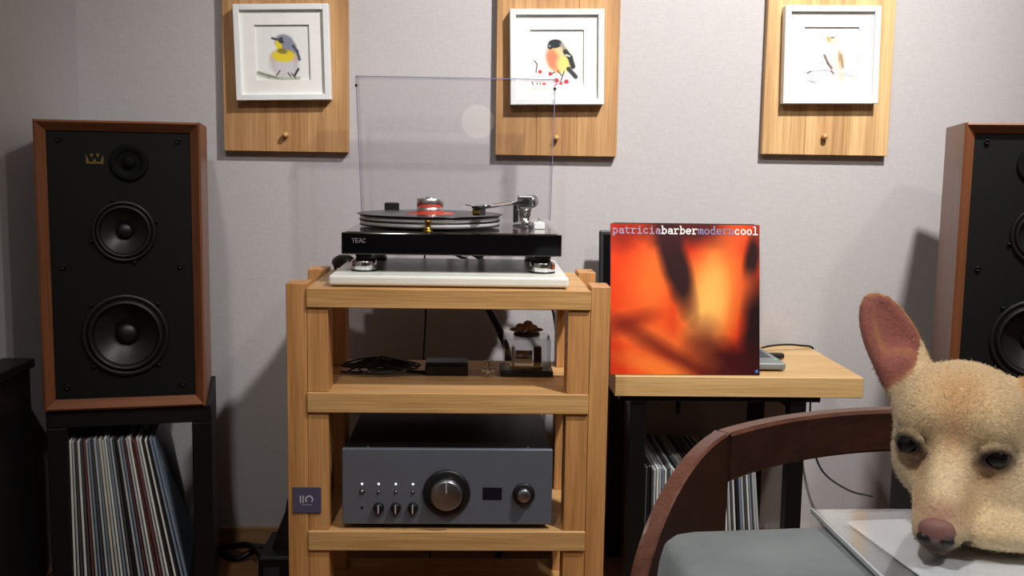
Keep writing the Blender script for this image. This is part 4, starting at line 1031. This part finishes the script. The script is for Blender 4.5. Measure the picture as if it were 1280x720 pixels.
def make_dog():
    dg = thing('dog', 'cream short-haired dog with one big upright pink ear lying over the clear folder', 'dog', (.60, .83, .648))
    RM_ = Matrix((HR, HF, HU)).transposed().to_4x4(); Bs = (HR, HF, HU)
    fd = Field((.25, .66, .635), (.90, .99, .88), .0021)
    def el(c, r, k=.014, sub=False, tilt=0, roll=0):
        B = Bs
        if tilt or roll:
            Rm = Matrix.Rotation(rad(tilt), 3, 'X') @ Matrix.Rotation(rad(roll), 3, 'Z'); B = [RM_.to_3x3() @ (Rm @ Vector(e)) for e in ((1, 0, 0), (0, 1, 0), (0, 0, 1))]
        fd.ell(hw(*c), r, k, B, sub)
    def hc_(a, b, ra, rb, k=.012, sub=False): fd.cone(hw(*a), hw(*b), ra, rb, k, sub)
    def wc(a, b, ra, rb, k=.02): fd.cone(a, b, ra, rb, k)
    # trunk: lying on the table, chest under the head, body stretched out beside it
    nb = hw(0, -.050, -.022); ZB = .6485
    wc(nb, (.462, .872, .700), .046, .050, .02); wc((.452, .862, .690), (.500, .862, .706), .042, .056, .025)
    fd.ell((.447, .832, .686), (.076, .060, .042), .012); fd.ell((.430, .803, .667), (.066, .052, .0205), .006); wc((.500, .862, .706), (.600, .842, .712), .056, .062, .03); wc((.600, .842, .712), (.735, .815, .702), .062, .052, .03)
    for s in (-1, 1):
        y = s*.042
        wc((.500, .858+y, .706), (.545, .850+y*1.2, .668), .036, .021, .02)                    # shoulder to elbow
        wc((.545, .850+y*1.2, .667), (.510, .800+y, .662), .019, .0135, .012)                   # forearm
        wc((.510, .800+y, .662), (.488, .762+y, .6605), .0135, .0120, .008)                     # paw
        wc((.735, .812+y, .703), (.690, .800+y*1.6, .680), .046, .028, .02); wc((.690, .800+y*1.6, .680), (.755, .795+y*1.7, .665), .024, .015, .012)
        wc((.755, .795+y*1.7, .664), (.690, .775+y*1.7, .6625), .0140, .0135, .008)
    wc((.780, .805, .690), (.830, .770, .668), .018, .013, .015); wc((.830, .770, .668), (.850, .70, .660), .013, .010, .01)
    # skull: broad and rather flat on top with a shallow furrow
    el((0, -.046, .012), (.052, .060, .046), .02); el((0, -.010, .014), (.045, .040, .042), .02)
    for s in (-1, 1):
        el((s*.022, -.004, .030), (.022, .036, .020), .018)
        el((s*.027, .014, .020), (.013, .012, .010), .012)          # brow
        el((s*.027, -.008, -.018), (.021, .034, .026), .016)        # cheek
    # muzzle: straight bridge, full lips
    hc_((0, .008, -.004), (0, .078, -.034), .0225, .0135, .012)
    for s in (-1, 1):
        hc_((s*.010, .016, -.026), (s*.0070, .078, -.047), .0185, .0118, .010)
    hc_((0, .000, -.036), (0, .068, -.060), .018, .0105, .008)
    el((0, .088, -.046), (.0135, .010, .013), .008)
    # eye sockets, stop, mouth line and furrow
    for s in (-1, 1):
        el((s*.0325, .0400, .0022), (.0115, .0080, .0072), .004, True, 0, -s*18)
        hc_((s*.006, .098, -.0585), (s*.020, .070, -.0600), .0012, .0016, .003, True); hc_((s*.020, .070, -.0600), (s*.030, .040, -.053), .0016, .0012, .003, True)
    for s in (-1, 1):
        lid = [(.0215, .0345, .0030), (.0245, .0345, .0088), (.0315, .0300, .0108), (.0390, .0245, .0090), (.0425, .0200, .0040)]
        for a_, b_ in zip(lid, lid[1:]): hc_((s*a_[0], a_[1], a_[2]), (s*b_[0], b_[1], b_[2]), .0030, .0030, .004)
        lid = [(.0215, .0345, .0015), (.0260, .0345, -.0045), (.0330, .0295, -.0060), (.0390, .0240, -.0040), (.0425, .0200, .0020)]
        for a_, b_ in zip(lid, lid[1:]): hc_((s*a_[0], a_[1], a_[2]), (s*b_[0], b_[1], b_[2]), .0026, .0026, .004)
    hc_((0, .004, .067), (0, -.05, .068), .0045, .0045, .014, True)
    hc_((0, .101, -.048), (0, .099, -.056), .0011, .0011, .002, True)
    # ears: cupped leaves
    def ear(s, base, tip, wdt, cup):
        base, tip = Vector(base), Vector(tip); ax = tip-base; Lr = ax.length; ax.normalize()
        side = Vector((s*.80, .50, 0)); side = (side-ax*side.dot(ax)).normalized(); nn = ax.cross(side).normalized()
        if nn.y < 0: nn = -nn
        def pt(t, u):
            wd = wdt*(.80+.62*t-.35*t*t)*math.sqrt(max(0, 1-t**3.0)); return base+ax*(Lr*t)+side*(wd*u)-nn*(cup*(1-u*u)*(1-.55*t))
        for j in range(-5, 6):
            for i in range(12):
                u = j/5; t0, t1 = i/12, min(.985, (i+1)/12)
                fd.cone(hw(*pt(t0, u)), hw(*pt(t1, u)), .0044-.0014*t0, .0044-.0014*t1, .0055)
        hc_(tuple(base-ax*.012), tuple(base+ax*.014), .020, .013, .016)
    ear(-1, (-.043, -.040, .036), (-.083, -.052, .104), .0205, .010)
    ear(1, (.047, -.045, .030), (.098, -.045, .062), .0205, .010)
    me = fd.mesh('body')
    nv = len(me.vertices); co_ = np.empty(nv*3, np.float32); me.vertices.foreach_get('co', co_); co_ = co_.reshape(-1, 3).astype(float)
    no_ = np.empty(nv*3, np.float32); me.vertices.foreach_get('normal', no_); no_ = no_.reshape(-1, 3).astype(float)
    # coat colours: cream, tan forehead and ears, dark lids and lips, pink inner ear
    def coat(P, Nn):
        d = P-np.array(HEAD); hx, hf, hz = d@np.array(HR), d@np.array(HF), d@np.array(HU); nf = Nn@np.array(HF)
        c = np.ones((len(P), 3))*np.array((226, 202, 162.))
        def mix(c, a, col): a = np.clip(a, 0, 1)[:, None]; return c*(1-a)+np.array(col, float)*a
        def g(cx, cf, cz, rx, rf, rz): return np.exp(-(((hx-cx)/rx)**2+((hf-cf)/rf)**2+((hz-cz)/rz)**2))
        c = mix(c, .7*g(0, .01, .050, .026, .05, .035), (214, 168, 118)); c = mix(c, .45*g(0, .03, .022, .009, .04, .022), (190, 138, 98))
        c = mix(c, .5*g(0, .06, -.025, .022, .04, .016), (232, 210, 172))
        for s in (-1, 1):
            c = mix(c, .7*g(s*.048, 0, -.012, .016, .05, .035), (196, 182, 158)); c = mix(c, .5*g(s*.027, .026, .022, .014, .03, .007), (228, 202, 156))
            c = mix(c, 1.5*g(s*.0322, .036, .0028, .0128, .03, .0092), (38, 25, 21)); c = mix(c, .55*g(s*.030, .034, -.012, .014, .03, .008), (150, 108, 78))
            c = mix(c, .4*g(s*.018, .06, -.030, .008, .03, .012), (184, 134, 90))
        c = mix(c, .5*g(0, .05, -.008, .012, .04, .012), (240, 222, 188))
        c = mix(c, 1.1*g(0, .094, -.060, .020, .022, .014), (44, 32, 32)); c = mix(c, .7*g(0, .086, -.029, .013, .014, .010), (150, 104, 90))
        c = mix(c, .8*np.exp(-((hz+.0595)/.004)**2)*(hf > .03)*(hf < .12)*(np.abs(hx) < .024), (60, 42, 38))
        for s in (-1, 1):
            e = np.clip(((hz-.040)+(s*hx-.047)*.9)/.010, 0, 1)*(hf < -.005)*(hf > -.11)*(s*hx > .040)
            b0, b1 = (np.array((-.043, -.040, .036)), np.array((-.083, -.052, .104))) if s < 0 else (np.array((.047, -.045, .030)), np.array((.098, -.045, .062)))
            L3 = np.stack([hx, hf, hz], 1)-b0; tt = np.clip(L3@(b1-b0)/((b1-b0)@(b1-b0)), 0, 1); e = e*(np.linalg.norm(L3-tt[:, None]*(b1-b0), axis=1) < .031)
            c = mix(c, e*.9, (186, 126, 72)); c = mix(c, e*np.clip(nf*2.4-.5, 0, 1), (158, 98, 90))
        return mix(c, .35*np.clip((.70-P[:, 2])/.05, 0, 1)*(hf < -.03), (222, 200, 164))
    def put(me, c):
        n = len(c); at = me.color_attributes.new('Col', 'FLOAT_COLOR', 'POINT'); full = np.ones((n, 4), dtype=np.float32); q = np.clip(c, 0, 255)/255
        full[:, :3] = np.where(q <= .04045, q/12.92, ((q+.055)/1.055)**2.4); at.data.foreach_set('color', full.ravel())
    rng = np.random.default_rng(1); cc = coat(co_, no_); put(me, cc*(1+.04*rng.standard_normal((nv, 1))))
    M_FUR = attr_mat('short_fur', .8, bump=.3, bscale=420, spec=.12, fuzz=.2)
    body = link('body', me, M_FUR, dg, True)
    # short coat: fine hairs lying backwards over head, neck and chest (nobody could count them)
    d = co_-np.array(HEAD); hx, hf, hz = d@np.array(HR), d@np.array(HF), d@np.array(HU)
    bare = (hf > .088) | (np.hypot((np.abs(hx)-.0322)/.013, (hz-.003)/.009) < 1)*(hf > .015) | ((hz > .05)*(np.abs(hx) > .05)*(no_@np.array(HF) > .25))
    pool = np.flatnonzero((co_[:, 2] > .645) & ~bare)
    pick = pool[rng.integers(0, len(pool), 130000)]; P = co_[pick]+rng.normal(0, .0008, (len(pick), 3)); Nn = no_[pick]
    flow = -np.array(HF)[None]*1.0+np.sign(hx[pick])[:, None]*np.array(HR)[None]*.25+np.array((0, 0, -.25))+rng.normal(0, .22, P.shape)
    low = hf[pick] < -.09; flow[low] = np.array((.8, -.1, -.5))+rng.normal(0, .2, (low.sum(), 3))
    T = flow-Nn*(flow*Nn).sum(1, keepdims=True); T /= np.linalg.norm(T, axis=1, keepdims=True)+1e-9
    Ln = rng.uniform(.0018, .0042, (len(P), 1))*np.where(hf[pick] > .03, .55, 1)[:, None]*np.where(hz[pick] > .055, .6, 1)[:, None]; Sd = np.cross(T, Nn)*.00016
    base = P-Nn*.0004; mid = P+T*Ln*.55+Nn*Ln*.14; tip = P+T*Ln+Nn*Ln*.17
    V = np.stack([base-Sd, base+Sd, mid+Sd*.8, mid-Sd*.8, tip], 1).reshape(-1, 3); k = np.arange(len(P))[:, None]*5
    fm = bpy.data.meshes.new('fur')
    fm.from_pydata(V.tolist(), [], np.concatenate([k+np.array([[0, 1, 2, 3]])]).tolist()+(k+np.array([[3, 2, 4]])).tolist())
    put(fm, np.repeat(cc[pick]*(1+.10*rng.standard_normal((len(P), 1))), 5, axis=0))
    fo = link('fur', fm, attr_mat('fur_strand', .7, spec=.15), body, True); fo['kind'] = 'stuff'
    M_EYE = mat('dog_eye', (12, 9, 8), .22, spec=.4); M_NOSE = mat('dog_nose', (142, 98, 94), .5, bump=.3, bscale=900); M_NOSTRIL = mat('dog_nostril', (30, 21, 22), .5)
    for s in (-1, 1):
        MB().sphere(hw(s*.0314, .0238, .0022), (.0114, .0108, .0100), 24, RM_).build('eye', M_EYE, dg, True)
    no = MB().sphere(hw(0, .0920, -.0405), (.0138, .0088, .0098), 24, RM_).build('nose', M_NOSE, dg, True)
    for s in (-1, 1):
        MB().sphere(hw(s*.0076, .0955, -.0460), (.0062, .0052, .0046), 16, RM_).build('nostril', M_NOSTRIL, no, True)
    return dg
make_dog()
